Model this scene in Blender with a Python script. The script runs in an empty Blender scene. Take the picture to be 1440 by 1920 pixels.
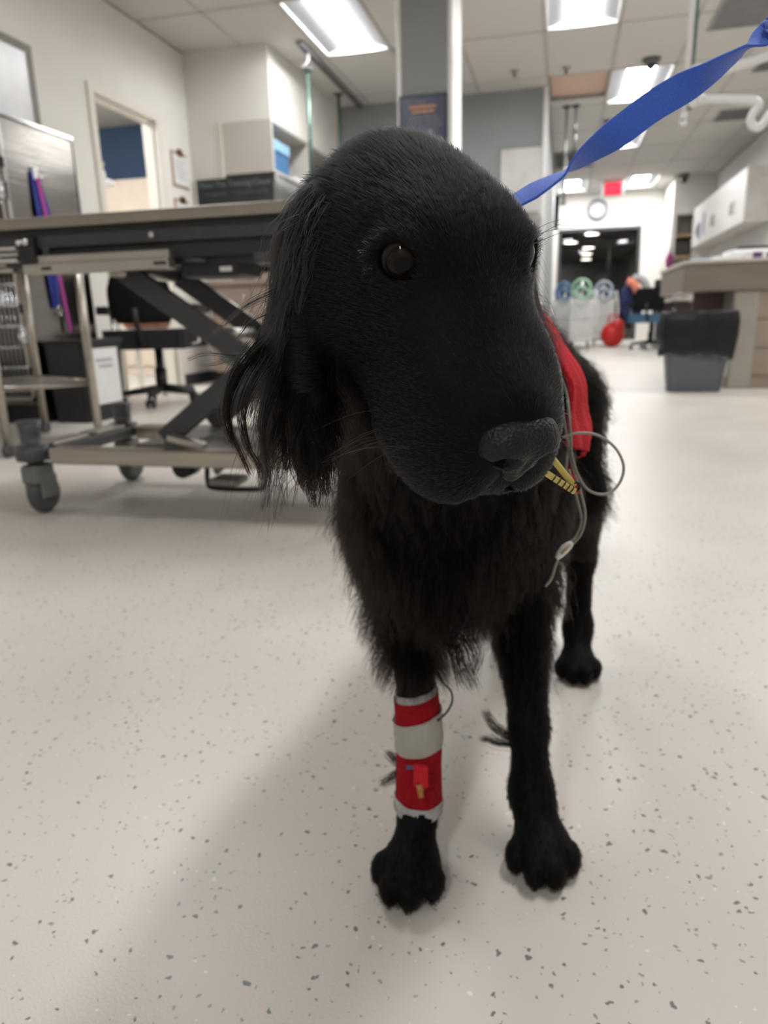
import bpy, bmesh, math, random
import numpy as np
from mathutils import Vector, Matrix

random.seed(7)
SC = bpy.context.scene
COL = SC.collection

# ------------------------------------------------------------------ camera
CAM_H = 0.55
cam_data = bpy.data.cameras.new('camera')
cam = bpy.data.objects.new('camera', cam_data)
COL.objects.link(cam)
_R = np.array([[0.97154, -0.037657, 0.233862], [0.235481, 0.260501, -0.936316], [-0.025662, 0.964739, 0.261954]])
_u, _s, _vt = np.linalg.svd(_R)
_R = _u @ _vt
cam.matrix_world = Matrix([list(_R[0]) + [0.0], list(_R[1]) + [0.0], list(_R[2]) + [CAM_H], [0, 0, 0, 1]])
cam_data.sensor_fit = 'VERTICAL'
cam_data.sensor_height = 36.0
cam_data.lens = 36.0 * 1336.0 / 1920.0
cam_data.clip_start = 0.02
cam_data.clip_end = 100
cam_data.dof.use_dof = True
cam_data.dof.focus_distance = 0.36
cam_data.dof.aperture_fstop = 9.5
SC.camera = cam

# ------------------------------------------------------------------ world, exposure
SC.view_settings.view_transform = 'Standard'
SC.view_settings.look = 'None'
SC.view_settings.gamma = 1.0
SC.view_settings.use_curve_mapping = False
SC.view_settings.exposure = 0.45
SC.cycles.max_bounces = 6
SC.cycles.diffuse_bounces = 3
SC.cycles.glossy_bounces = 3
SC.cycles.transmission_bounces = 4
SC.cycles.caustics_reflective = False
SC.cycles.caustics_refractive = False
wd = bpy.data.worlds.new('world')
SC.world = wd
wd.use_nodes = True
wd.node_tree.nodes['Background'].inputs[0].default_value = (0.9, 0.95, 1.0, 1)
wd.node_tree.nodes['Background'].inputs[1].default_value = 0.02
LAMP_E = 32.0          # radiance of one troffer diffuser

# ------------------------------------------------------------------ materials
def lin(c):
    return tuple((v / 255 / 12.92) if v / 255 <= 0.04045 else ((v / 255 + 0.055) / 1.055) ** 2.4 for v in c)

MATS = {}
def mat(name, col=(200, 200, 200), rough=0.5, metal=0.0, vary=0.06, scale=8.0, bump=0.0, bscale=60.0,
        stretch=None, spec=0.5, coat=0.0, trans=0.0, emit=None, estr=0.0, alpha=1.0, sheen=0.0):
    if name in MATS:
        return MATS[name]
    m = bpy.data.materials.new(name)
    m.use_nodes = True
    nt = m.node_tree
    b = nt.nodes['Principled BSDF']
    tc = nt.nodes.new('ShaderNodeTexCoord')
    mp = nt.nodes.new('ShaderNodeMapping')
    nt.links.new(tc.outputs['Object'], mp.inputs[0])
    if stretch:
        mp.inputs['Scale'].default_value = stretch
    nz = nt.nodes.new('ShaderNodeTexNoise')
    nz.inputs['Scale'].default_value = scale
    nz.inputs['Detail'].default_value = 1.5
    nt.links.new(mp.outputs[0], nz.inputs['Vector'])
    c = lin(col)
    rp = nt.nodes.new('ShaderNodeValToRGB')
    rp.color_ramp.elements[0].position = 0.3
    rp.color_ramp.elements[1].position = 0.7
    rp.color_ramp.elements[0].color = tuple(max(0, v * (1 - vary)) for v in c) + (1,)
    rp.color_ramp.elements[1].color = tuple(min(1, v * (1 + vary)) for v in c) + (1,)
    nt.links.new(nz.outputs['Fac'], rp.inputs[0])
    nt.links.new(rp.outputs[0], b.inputs['Base Color'])
    b.inputs['Roughness'].default_value = rough
    b.inputs['Metallic'].default_value = metal
    b.inputs['Specular IOR Level'].default_value = spec
    b.inputs['Coat Weight'].default_value = coat
    b.inputs['Transmission Weight'].default_value = trans
    b.inputs['Sheen Weight'].default_value = sheen
    b.inputs['Alpha'].default_value = alpha
    if emit:
        b.inputs['Emission Color'].default_value = lin(emit) + (1,)
        b.inputs['Emission Strength'].default_value = estr
    if bump:
        n2 = nt.nodes.new('ShaderNodeTexNoise')
        n2.inputs['Scale'].default_value = bscale
        n2.inputs['Detail'].default_value = 0
        nt.links.new(mp.outputs[0], n2.inputs['Vector'])
        bp = nt.nodes.new('ShaderNodeBump')
        bp.inputs['Strength'].default_value = bump
        bp.inputs['Distance'].default_value = 0.01
        nt.links.new(n2.outputs['Fac'], bp.inputs['Height'])
        nt.links.new(bp.outputs[0], b.inputs['Normal'])
    MATS[name] = m
    return m

def floor_material():
    m = bpy.data.materials.new('speckled_vinyl')
    m.use_nodes = True
    nt = m.node_tree
    N, L = nt.nodes, nt.links
    b = N['Principled BSDF']
    tc = N.new('ShaderNodeTexCoord')
    wob = N.new('ShaderNodeTexNoise'); wob.inputs['Scale'].default_value = 140
    L.new(tc.outputs['Object'], wob.inputs['Vector'])
    mixv = N.new('ShaderNodeVectorMath'); mixv.operation = 'MULTIPLY_ADD'
    mixv.inputs[1].default_value = (0.010, 0.010, 0.0)
    L.new(wob.outputs['Color'], mixv.inputs[0]); L.new(tc.outputs['Object'], mixv.inputs[2])
    base = N.new('ShaderNodeTexNoise'); base.inputs['Scale'].default_value = 1.6; base.inputs['Detail'].default_value = 2
    L.new(tc.outputs['Object'], base.inputs['Vector'])
    rp = N.new('ShaderNodeValToRGB')
    rp.color_ramp.elements[0].position = 0.3; rp.color_ramp.elements[1].position = 0.72
    rp.color_ramp.elements[0].color = lin((202, 195, 186)) + (1,)
    rp.color_ramp.elements[1].color = lin((212, 206, 197)) + (1,)
    L.new(base.outputs['Fac'], rp.inputs[0])
    last = rp.outputs[0]
    for scale, thr, keep, colr in ((105, 0.30, 0.60, (116, 113, 110)), (150, 0.28, 0.62, (150, 146, 141)), (140, 0.24, 0.86, (228, 226, 222))):
        v = N.new('ShaderNodeTexVoronoi'); v.inputs['Scale'].default_value = scale
        v.feature = 'F1'
        L.new(mixv.outputs[0], v.inputs['Vector'])
        lt = N.new('ShaderNodeMath'); lt.operation = 'LESS_THAN'
        L.new(v.outputs['Distance'], lt.inputs[0])
        sep = N.new('ShaderNodeSeparateColor')
        L.new(v.outputs['Color'], sep.inputs[0])
        th = N.new('ShaderNodeMath'); th.operation = 'MULTIPLY'; th.inputs[1].default_value = thr
        L.new(sep.outputs[1], th.inputs[0]); L.new(th.outputs[0], lt.inputs[1])
        gt = N.new('ShaderNodeMath'); gt.operation = 'GREATER_THAN'; gt.inputs[1].default_value = keep
        L.new(sep.outputs[0], gt.inputs[0])
        mu = N.new('ShaderNodeMath'); mu.operation = 'MULTIPLY'
        L.new(lt.outputs[0], mu.inputs[0]); L.new(gt.outputs[0], mu.inputs[1])
        mx = N.new('ShaderNodeMix'); mx.data_type = 'RGBA'
        L.new(mu.outputs[0], mx.inputs['Factor']); L.new(last, mx.inputs['A'])
        mx.inputs['B'].default_value = lin(colr) + (1,)
        last = mx.outputs['Result']
    L.new(last, b.inputs['Base Color'])
    rg = N.new('ShaderNodeTexNoise'); rg.inputs['Scale'].default_value = 5; rg.inputs['Detail'].default_value = 2
    L.new(tc.outputs['Object'], rg.inputs['Vector'])
    mr = N.new('ShaderNodeMapRange'); mr.inputs['To Min'].default_value = 0.30; mr.inputs['To Max'].default_value = 0.46
    L.new(rg.outputs['Fac'], mr.inputs['Value']); L.new(mr.outputs[0], b.inputs['Roughness'])
    n2 = N.new('ShaderNodeTexNoise'); n2.inputs['Scale'].default_value = 350
    L.new(tc.outputs['Object'], n2.inputs['Vector'])
    bp = N.new('ShaderNodeBump'); bp.inputs['Strength'].default_value = 0.12; bp.inputs['Distance'].default_value = 0.002
    L.new(n2.outputs['Fac'], bp.inputs['Height']); L.new(bp.outputs[0], b.inputs['Normal'])
    b.inputs['Specular IOR Level'].default_value = 0.45
    return m

WALL = lambda: mat('cream_wall_paint', (229, 226, 219), 0.75, vary=0.02, scale=3, bump=0.05, bscale=180)
WALLG = lambda: mat('grey_wall_paint', (150, 152, 153), 0.75, vary=0.02, scale=3, bump=0.05, bscale=180)
TRIM = lambda: mat('white_trim_paint', (226, 221, 210), 0.5, vary=0.02)
STEEL = lambda: mat('brushed_steel', (176, 170, 160), 0.32, 1.0, vary=0.10, scale=6, stretch=(1, 1, 40), bump=0.02, bscale=30)
STEELH = lambda: mat('brushed_steel_panel', (150, 146, 140), 0.2, 1.0, vary=0.10, scale=3, stretch=(1, 1, 30), bump=0.05, bscale=4)
STEELD = lambda: mat('satin_steel_edge', (160, 153, 143), 0.38, 1.0, vary=0.05)
CHROME = lambda: mat('chrome', (215, 215, 215), 0.12, 1.0, vary=0.02)
BLACK = lambda: mat('black_plastic', (26, 26, 28), 0.45, vary=0.15, scale=20)
CHAR = lambda: mat('charcoal_powder_coat', (62, 62, 64), 0.45, vary=0.08, scale=30, bump=0.03, bscale=300)
DGREY = lambda: mat('dark_grey_plastic', (74, 76, 78), 0.45, vary=0.08, scale=20)
ALU = lambda: mat('anodised_aluminium', (182, 178, 170), 0.35, 0.85, vary=0.05)
WHITEP = lambda: mat('white_plastic', (228, 228, 226), 0.35, vary=0.02)
PAPER = lambda: mat('white_paper', (226, 226, 224), 0.7, vary=0.03, scale=12)
LAMI = lambda: mat('light_grey_laminate', (196, 192, 184), 0.5, vary=0.02)
TAUPE = lambda: mat('taupe_laminate', (150, 134, 120), 0.5, vary=0.05, scale=5, stretch=(1, 1, 8))

# ------------------------------------------------------------------ mesh helpers
def bm_new():
    return bmesh.new()

def box(bm, x0, x1, y0, y1, z0, z1, bevel=0.0, M=None):
    r = bmesh.ops.create_cube(bm, size=1.0)
    vs = r['verts']
    c = Vector(((x0 + x1) / 2, (y0 + y1) / 2, (z0 + z1) / 2))
    for v in vs:
        v.co = Vector((v.co.x * (x1 - x0), v.co.y * (y1 - y0), v.co.z * (z1 - z0))) + c
        if M is not None:
            v.co = M @ v.co
    if bevel:
        es = list({e for v in vs for e in v.link_edges})
        bmesh.ops.bevel(bm, geom=es, offset=bevel, segments=2, affect='EDGES', profile=0.5)
    return bm

def frame_of(d):
    d = Vector(d).normalized()
    a = Vector((0, 0, 1)) if abs(d.z) < 0.9 else Vector((1, 0, 0))
    u = d.cross(a).normalized()
    return u, d.cross(u).normalized(), d

def cyl(bm, p, q, r, r2=None, seg=16, cap=True):
    p, q = Vector(p), Vector(q)
    r2 = r if r2 is None else r2
    u, w, _ = frame_of(q - p)
    A, B = [], []
    for i in range(seg):
        a = 2 * math.pi * i / seg
        dv = u * math.cos(a) + w * math.sin(a)
        A.append(bm.verts.new(p + dv * r)); B.append(bm.verts.new(q + dv * r2))
    for i in range(seg):
        j = (i + 1) % seg
        f = bm.faces.new((A[i], A[j], B[j], B[i])); f.smooth = True
    if cap:
        bm.faces.new(A[::-1]); bm.faces.new(B)
    return bm

def tube(bm, pts, r, seg=8, closed=False):
    pts = [Vector(p) for p in pts]
    n = len(pts)
    rad = r if isinstance(r, (list, tuple)) else [r] * n
    rings = []
    up = None
    for i, p in enumerate(pts):
        t = (pts[(i + 1) % n] - pts[i - 1]) if (closed or 0 < i < n - 1) else (pts[1] - pts[0] if i == 0 else pts[-1] - pts[-2])
        t = t.normalized()
        if up is None:
            up, _, _ = frame_of(t)
        up = (up - t * up.dot(t)).normalized()
        w = t.cross(up)
        rings.append([bm.verts.new(p + (up * math.cos(2 * math.pi * k / seg) + w * math.sin(2 * math.pi * k / seg)) * rad[i]) for k in range(seg)])
    m = n if closed else n - 1
    for i in range(m):
        A, B = rings[i], rings[(i + 1) % n]
        for k in range(seg):
            f = bm.faces.new((A[k], A[(k + 1) % seg], B[(k + 1) % seg], B[k])); f.smooth = True
    if not closed:
        bm.faces.new(rings[0][::-1]); bm.faces.new(rings[-1])
    return bm

def sph(bm, c, r, sx=1, sy=1, sz=1, u=16, v=10):
    res = bmesh.ops.create_uvsphere(bm, u_segments=u, v_segments=v, radius=r)
    for x in res['verts']:
        x.co = Vector((x.co.x * sx, x.co.y * sy, x.co.z * sz)) + Vector(c)
        for f in x.link_faces:
            f.smooth = True
    return bm

def lathe(bm, c, prof, seg=24, axis='z'):
    rings = []
    for r, h in prof:
        ring = []
        for k in range(seg):
            a = 2 * math.pi * k / seg
            x, y = r * math.cos(a), r * math.sin(a)
            co = {'z': (x, y, h), 'y': (x, h, y), 'x': (h, x, y)}[axis]
            ring.append(bm.verts.new(Vector(c) + Vector(co)))
        rings.append(ring)
    for A, B in zip(rings[:-1], rings[1:]):
        for k in range(seg):
            f = bm.faces.new((A[k], A[(k + 1) % seg], B[(k + 1) % seg], B[k])); f.smooth = True
    return bm

def curve_pts(ctrl, n=40):
    """Catmull-Rom through the control points."""
    P = [Vector(c) for c in ctrl]
    P = [P[0] * 2 - P[1]] + P + [P[-1] * 2 - P[-2]]
    out = []
    seg = len(P) - 3
    for i in range(n):
        t = i / (n - 1) * seg
        k = min(int(t), seg - 1); t -= k
        a, b, c, d = P[k:k + 4]
        out.append(0.5 * ((2 * b) + (c - a) * t + (2 * a - 5 * b + 4 * c - d) * t * t + (3 * b - a - 3 * c + d) * t ** 3))
    return out

def obj(name, bm, m, parent=None, kind=None):
    me = bpy.data.meshes.new(name)
    bmesh.ops.recalc_face_normals(bm, faces=bm.faces[:])
    bm.to_mesh(me); bm.free()
    ms = m if isinstance(m, (list, tuple)) else [m]
    for x in ms:
        me.materials.append(x)
    o = bpy.data.objects.new(name, me)
    COL.objects.link(o)
    if parent is not None:
        o.parent = parent
        o.matrix_parent_inverse = parent.matrix_world.inverted() if False else Matrix.Translation(-Vector(parent.location))
    if kind:
        o['kind'] = kind
    return o

def tag(o, label, cat, group=None, kind=None):
    o['label'] = label; o['category'] = cat
    if group: o['group'] = group
    if kind: o['kind'] = kind
    return o

def thing(name, label, cat, loc=(0, 0, 0), group=None):
    o = bpy.data.objects.new(name, None)
    o.empty_display_size = 0.05
    COL.objects.link(o)
    o.location = loc
    return tag(o, label, cat, group)

def part(name, m, parent, *shapes):
    """shapes: (function, args..., kwargs) collected into one mesh."""
    bm = bm_new()
    for s in shapes:
        kw = s[-1] if isinstance(s[-1], dict) else {}
        a = s[1:-1] if kw else s[1:]
        s[0](bm, *a, **kw)
    return obj(name, bm, m, parent)

def struct(name, m, *shapes, parent=None):
    o = part(name, m, parent, *shapes)
    if parent is None:
        o['kind'] = 'structure'
    return o

def text_mesh(name, body, size, m, parent, origin, right, up, align='CENTER', extrude=0.001):
    cu = bpy.data.curves.new(name, 'FONT')
    cu.body = body; cu.size = size; cu.align_x = align; cu.align_y = 'CENTER'; cu.extrude = extrude
    tmp = bpy.data.objects.new(name + '_tmp', cu)
    COL.objects.link(tmp)
    dg = bpy.context.evaluated_depsgraph_get()
    me = bpy.data.meshes.new_from_object(tmp.evaluated_get(dg))
    bpy.data.objects.remove(tmp)
    r, u = Vector(right).normalized(), Vector(up).normalized()
    n = r.cross(u)
    M = Matrix(((r.x, u.x, n.x, origin[0]), (r.y, u.y, n.y, origin[1]), (r.z, u.z, n.z, origin[2]), (0, 0, 0, 1)))
    me.transform(M)
    me.materials.clear(); me.materials.append(m)
    o = bpy.data.objects.new(name, me)
    COL.objects.link(o)
    o.parent = parent
    o.matrix_parent_inverse = Matrix.Translation(-Vector(parent.location))
    return o

# ------------------------------------------------------------------ the room
CE = 2.855
XL, XR, YB, YF = -3.36, 2.54, -3.2, 16.0
fl = struct('floor', floor_material(), (box, -8.5, 6.5, YB - 0.2, 31.0, -0.1, 0.0))

# left wall with the doorway (opening Y 5.09..5.93, up to 2.18)
struct('wall_left', WALL(), (box, XL - 0.10, XL, YB, 5.09, 0, CE), (box, XL - 0.10, XL, 5.93, 6.53, 0, CE), (box, XL - 0.10, XL, 5.09, 5.93, 2.18, CE))
struct('wall_right', WALL(), (box, XR, XR + 0.14, YB, YF, 0, CE))
struct('wall_rear', WALL(), (box, XL - 0.14, XR + 0.14, YB - 0.14, YB, 0, CE))
# wall beside the doorway, soffit above the open cabinets
struct('wall_back', WALL(), (box, XL - 0.14, -3.035, 6.525, 8.57, 0, CE), (box, -3.035, -2.556, 6.525, 8.57, 2.272, CE),
       (box, -3.035, -2.62, 6.56, 8.57, 0.0, 1.60))
struct('wall_partition', WALLG(), (box, -3.5, -0.25, 8.571, 16.0, 0, CE))
struct('trim_1', mat('white_guard_and_lit_side', (232, 232, 230), 0.35), (box, -0.285, -0.235, 8.545, 8.62, 0, CE, 0.004))
# far wall with the wide dark doorway (X -0.15..1.46, up to 2.21)
struct('wall_far', WALL(), (box, -0.25, -0.16, 16.0, 16.14, 0, CE), (box, 1.46, XR + 0.14, 16.0, 16.14, 0, CE), (box, -0.25, 1.46, 16.0, 16.14, 2.21, CE))
# bulkhead with a shelf recess in the far right corner
bh = struct('wall_bulkhead', WALL(), (box, 1.84, XR, 14.6, 16.0, 2.22, CE), (box, 1.84, 1.92, 14.6, 16.0, 0, 2.22), (box, 2.22, XR, 14.6, 16.0, 0, 2.22), (box, 1.92, 2.22, 15.2, 15.3, 0, 2.22))
struct('baseboard_left', mat('dark_vinyl_base', (58, 58, 58), 0.5), (box, XL, XL + 0.012, YB, 5.03, 0, 0.1), (box, XL, XL + 0.012, 6.0, 6.525, 0, 0.1))
struct('baseboard_back', mat('dark_vinyl_base'), (box, XL, -3.14, 6.513, 6.525, 0, 0.1))

# column with a white left corner guard; its lit right side is painted white
struct('column', WALLG(), (box, -1.172, -0.795, 5.40, 5.84, 0, CE))
struct('trim_2', mat('white_guard_and_lit_side'), (box, -1.176, -1.145, 5.393, 5.42, 0, CE, 0.003), (box, -0.82, -0.789, 5.393, 5.845, 0, CE, 0.003))

# ceiling: slab, T-bar grid and tiles
GX = [-3.36, -2.79, -2.18, -1.57, -0.96, -0.24, 0.37, 0.98, 1.59, 2.20, 2.54]
GY = [-2.74, -1.52, -0.30, 0.92, 2.14, 3.36, 4.57, 5.79, 7.01, 8.23, 9.45, 10.67, 11.89, 13.11, 14.33, 15.55, 16.012]
ceil = struct('ceiling', mat('ceiling_void', (120, 118, 114), 0.9), (box, XL - 0.14, XR + 0.14, YB - 0.14, 31.0, CE + 0.10, CE + 0.2))
gsh = [(box, x - 0.011, x + 0.011, YB, 16.0, CE - 0.003, CE + 0.02) for x in GX[1:-1]]
gsh += [(box, XL, XR, y - 0.011, y + 0.011, CE - 0.003, CE + 0.02) for y in GY[:-1]]
part('ceiling_grid', mat('ceiling_grid_paint', (184, 181, 176), 0.6), ceil, *gsh)
TILE = mat('mineral_ceiling_tile', (206, 203, 197), 0.9, vary=0.03, scale=120, bump=0.15, bscale=500)
LIGHTS = {(2, 7): 'L1', (5, 7): 'L2', (6, 9): 'L3', (6, 11): 'L4', (5, 14): 'L5', (7, 14): 'L6'}
OFF = [(6, 3), (2, 4), (8, 6), (4, 0)]   # unseen lamps: first read off the dog's shadow, others added for their light
SKIP = set(LIGHTS) | set(OFF) | {(5, 9), (5, 12)}
_tm = {}
for i in range(len(GX) - 1):
    for j in range(len(GY) - 1):
        if (i, j) in SKIP:
            continue
        x0, x1, y0, y1 = GX[i] + 0.012, GX[i + 1] - 0.012, GY[j] + 0.012, GY[j + 1] - 0.012
        if y0 > 8.5 and x1 < -0.2: continue
        key = (round(x1 - x0, 3), round(y1 - y0, 3))
        if key not in _tm:
            bm = bm_new(); box(bm, 0, x1 - x0, 0, y1 - y0, 0, 0.016, 0.003)
            me = bpy.data.meshes.new('ceiling_tile'); bm.to_mesh(me); bm.free(); me.materials.append(TILE); _tm[key] = me
        o = bpy.data.objects.new('ceiling_tile', _tm[key]); COL.objects.link(o); o.parent = ceil; o.location = (x0, y0, CE)

# troffers
def lamp_mat(name, col, strength):
    m = bpy.data.materials.new(name); m.use_nodes = True
    nt = m.node_tree; nt.nodes.remove(nt.nodes['Principled BSDF'])
    e = nt.nodes.new('ShaderNodeEmission'); e.inputs[0].default_value = lin(col) + (1,); e.inputs[1].default_value = strength
    nt.links.new(e.outputs[0], nt.nodes['Material Output'].inputs['Surface'])
    return m
DIFF = lamp_mat('troffer_diffuser', (250, 250, 251), LAMP_E)
WING = mat('troffer_wing', (196, 197, 200), 0.5, vary=0.01)
def troffer(i, j, label, group='ceiling troffer lights'):
    x0, x1, y0, y1 = GX[i] + 0.012, GX[i] + 0.598, GY[j] + 0.012, GY[j + 1] - 0.012
    t = thing('ceiling_light', label, 'ceiling light', ((x0 + x1) / 2, (y0 + y1) / 2, CE), group)
    part('frame', WHITEP(), t, (box, x0, x0 + 0.018, y0, y1, CE - 0.004, CE + 0.07), (box, x1 - 0.018, x1, y0, y1, CE - 0.004, CE + 0.07),
         (box, x0, x1, y0, y0 + 0.018, CE - 0.004, CE + 0.07), (box, x0, x1, y1 - 0.018, y1, CE - 0.004, CE + 0.07), (box, x0, x1, y0, y1, CE + 0.062, CE + 0.07))
    w = 0.155
    for a, b, za, zb in ((x0 + 0.018, x0 + w, CE + 0.012, CE + 0.05), (x1 - 0.018, x1 - w, CE + 0.012, CE + 0.05)):
        bm = bm_new()
        vs = [bm.verts.new(v) for v in ((a, y0 + 0.018, za), (a, y1 - 0.018, za), (b, y1 - 0.018, zb), (b, y0 + 0.018, zb))]
        bm.faces.new(vs)
        bmesh.ops.solidify(bm, geom=bm.faces[:], thickness=0.002)
        obj('reflector_wing', bm, WING, t)
    bm = bm_new()
    n = 2
    A, B = [], []
    for k in range(n + 1):
        u = k / n
        x = x0 + w + (x1 - x0 - 2 * w) * u
        z = CE + 0.05 - 0.028 * math.sin(math.pi * u)
        A.append(bm.verts.new((x, y0 + 0.02, z))); B.append(bm.verts.new((x, y1 - 0.02, z)))
    for k in range(n):
        f = bm.faces.new((A[k], A[k + 1], B[k + 1], B[k])); f.smooth = True
    obj('diffuser', bm, DIFF, t)
    return t
LL = {'L1': 'long lit ceiling troffer left of the grey column', 'L2': 'lit ceiling troffer cut by top edge of the photo, right of column',
      'L3': 'lit ceiling troffer with a dome camera at its near edge', 'L4': 'lit ceiling troffer crossed by the blue leash, beside dark air grille',
      'L5': 'far lit ceiling troffer left of the red exit sign', 'L6': 'far lit ceiling troffer right of the red exit sign'}
for (i, j), k in LIGHTS.items():
    troffer(i, j, LL[k])
for (i, j), lab in zip(OFF, ('lit ceiling troffer straight above the dog, out of frame', 'added lit troffer above the exam table, out of frame',
                             'added lit troffer above the steel counter, out of frame', 'added fill troffer behind the viewer, out of frame')):
    troffer(i, j, lab, 'ceiling troffers over the near floor')
# ------------------------------------------------------------------ things on the ceiling
def ceiling_panel(name, label, cat, i0, i1, y0, y1, m, slats=0):
    t = thing(name, label, cat, ((i0 + i1) / 2, (y0 + y1) / 2, CE))
    part('frame', mat('vent_frame', (150, 148, 144), 0.5), t, (box, i0, i1, y0, y0 + 0.025, CE - 0.010, CE + 0.0), (box, i0, i1, y1 - 0.025, y1, CE - 0.010, CE + 0.0),
         (box, i0, i0 + 0.025, y0, y1, CE - 0.010, CE + 0.0), (box, i1 - 0.025, i1, y0, y1, CE - 0.010, CE + 0.0))
    part('panel', m, t, (box, i0 + 0.02, i1 - 0.02, y0 + 0.02, y1 - 0.02, CE - 0.005, CE + 0.0))
    for k in range(slats):
        yy = y0 + 0.04 + (y1 - y0 - 0.08) * k / max(1, slats - 1)
        part('slat', m, t, (box, i0 + 0.02, i1 - 0.02, yy - 0.012, yy + 0.012, CE - 0.014, CE - 0.005))
    return t
DARKV = mat('dark_vent', (84, 84, 84), 0.6)
GREYV = mat('grey_vent', (120, 119, 118), 0.6)
ceiling_panel('air_grille', 'dark slatted air grille beside the troffer crossed by the leash', 'air vent', 0.40, 0.96, 10.15, 10.62, DARKV, 7)
ceiling_panel('air_return', 'wide dark air return in the ceiling beyond the grey partition', 'air vent', -0.22, 0.35, 12.0, 13.04, mat('dark_return', (100, 99, 96), 0.6), 9)
ceiling_panel('ceiling_panel', 'grey flush panel in ceiling at top right of the photo', 'ceiling panel', 1.10, 1.60, 6.45, 7.42, mat('grey_panel', (118, 118, 120), 0.6))
ceiling_panel('supply_vent', 'small grey vent in ceiling above the lamp arm', 'air vent', 1.74, 2.16, 10.2, 10.72, GREYV, 5)
ceiling_panel('air_vent', 'grey vent near the right wall, above the leash end', 'air vent', 1.75, 2.15, 8.35, 8.75, GREYV, 5)
# open bay with a warm beige back panel
t = thing('access_hatch', 'warm beige open tile bay in ceiling beside the partition', 'ceiling hatch', (0.08, 8.7, CE))
part('back_panel', mat('beige_bay', (206, 178, 156), 0.8, vary=0.06, scale=2), t, (box, -0.22, 0.355, 8.25, 9.12, CE + 0.03, CE + 0.05))
part('filler_tile', TILE, t, (box, -0.228, 0.358, 9.145, 9.438, CE, CE + 0.016))
part('lip', mat('vent_frame'), t, (box, -0.22, 0.36, 9.1, 9.14, CE - 0.005, CE + 0.03))
t = thing('dome_camera', 'dark dome camera on ceiling at the edge of a troffer', 'camera', (0.72, 8.02, CE))
part('base', mat('camera_base', (96, 94, 92), 0.5), t, (lathe, (0.72, 8.02, CE), [(0.0, 0), (0.085, 0), (0.08, -0.03), (0.05, -0.05)]))
part('dome', mat('smoked_dome', (30, 30, 32), 0.15, coat=0.5), t, (sph, (0.72, 8.02, CE - 0.055), 0.042))
t = thing('dome_camera', 'tiny dark camera on far ceiling near the bulkhead', 'camera', (1.97, 14.45, CE))
part('base', mat('camera_base'), t, (lathe, (1.97, 14.45, CE), [(0.0, 0), (0.09, 0), (0.08, -0.05), (0.05, -0.07)]))
part('dome', mat('smoked_dome'), t, (sph, (1.97, 14.45, CE - 0.09), 0.06))
for lab, x, y in (('small sprinkler head in ceiling near the column', -0.55, 7.95), ('small sprinkler head in ceiling above the open beige bay', -0.06, 8.02)):
    t = thing('sprinkler', lab, 'sprinkler', (x, y, CE), 'ceiling sprinklers')
    part('plate', mat('sprinkler_plate', (170, 166, 160), 0.4), t, (lathe, (x, y, CE), [(0.0, -0.002), (0.045, -0.002), (0.04, -0.012), (0, -0.012)]))
    part('head', mat('sprinkler_head', (120, 116, 110), 0.35, 0.8), t, (cyl, (x, y, CE - 0.01), (x, y, CE - 0.045), 0.012), (cyl, (x, y, CE - 0.045), (x, y, CE - 0.05), 0.022))

# IV track with its hook and the two green rods
t = thing('ceiling_track', 'grey rail track on ceiling left of column', 'ceiling track', (-2.275, 7.5, CE))
part('rail', mat('track_grey', (132, 132, 134), 0.4, 0.4), t, (box, -2.305, -2.245, 6.55, 8.55, CE - 0.035, CE - 0.002, 0.006))
part('slot', BLACK(), t, (box, -2.283, -2.267, 6.6, 8.52, CE - 0.038, CE - 0.034))
part('hook', WHITEP(), t, (tube, curve_pts([(-2.275, 6.78, CE - 0.03), (-2.275, 6.78, CE - 0.08), (-2.30, 6.78, CE - 0.115), (-2.33, 6.78, CE - 0.14), (-2.29, 6.78, CE - 0.175), (-2.245, 6.78, CE - 0.15)], 20), 0.010))
GRN = mat('green_tinted_glass_rod', (92, 118, 108), 0.2, 0.3)
for lab, x, y, zb in (('green hanging IV rod below the track hook', -2.29, 6.78, 1.62), ('fainter grey green IV rod near the partition', -2.40, 8.1, 1.7)):
    t = thing('hanging_rod', lab, 'IV rod', (x, y, CE), 'hanging IV rods')
    part('rod', GRN, t, (cyl, (x, y, CE - 0.165 if y < 7 else CE - 0.002), (x, y, zb), 0.017))
    part('cap', DGREY(), t, (lathe, (x, y, CE - 0.165 if y < 7 else CE - 0.002), [(0, 0.012), (0.055, 0.012), (0.055, 0), (0.02, -0.02), (0, -0.02)]))
for lab, x, y, zb in (('thin steel IV rod hanging beyond the corner guard', -0.048, 9.4, 1.80), ('short thin dark rod hanging right of the steel IV rod', 0.055, 9.4, 2.37)):
    t = thing('hanging_rod', lab, 'IV rod', (x, y, CE), 'hanging IV rods')
    part('rod', mat('dull_steel_rod', (130, 132, 130), 0.3, 0.7), t, (cyl, (x, y, CE - 0.01), (x, y, zb), 0.012), (cyl, (x, y, (CE + zb) / 2), (x, y, zb + 0.02), 0.018))
    part('cap', DGREY(), t, (lathe, (x, y, CE - 0.01), [(0, 0.008), (0.05, 0.008), (0.05, 0), (0.015, -0.02), (0, -0.02)]))
    part('hook', DGREY(), t, (tube, [(x - 0.03, y, zb + 0.03), (x - 0.02, y, zb), (x + 0.02, y, zb), (x + 0.03, y, zb + 0.03)], 0.008))

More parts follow.
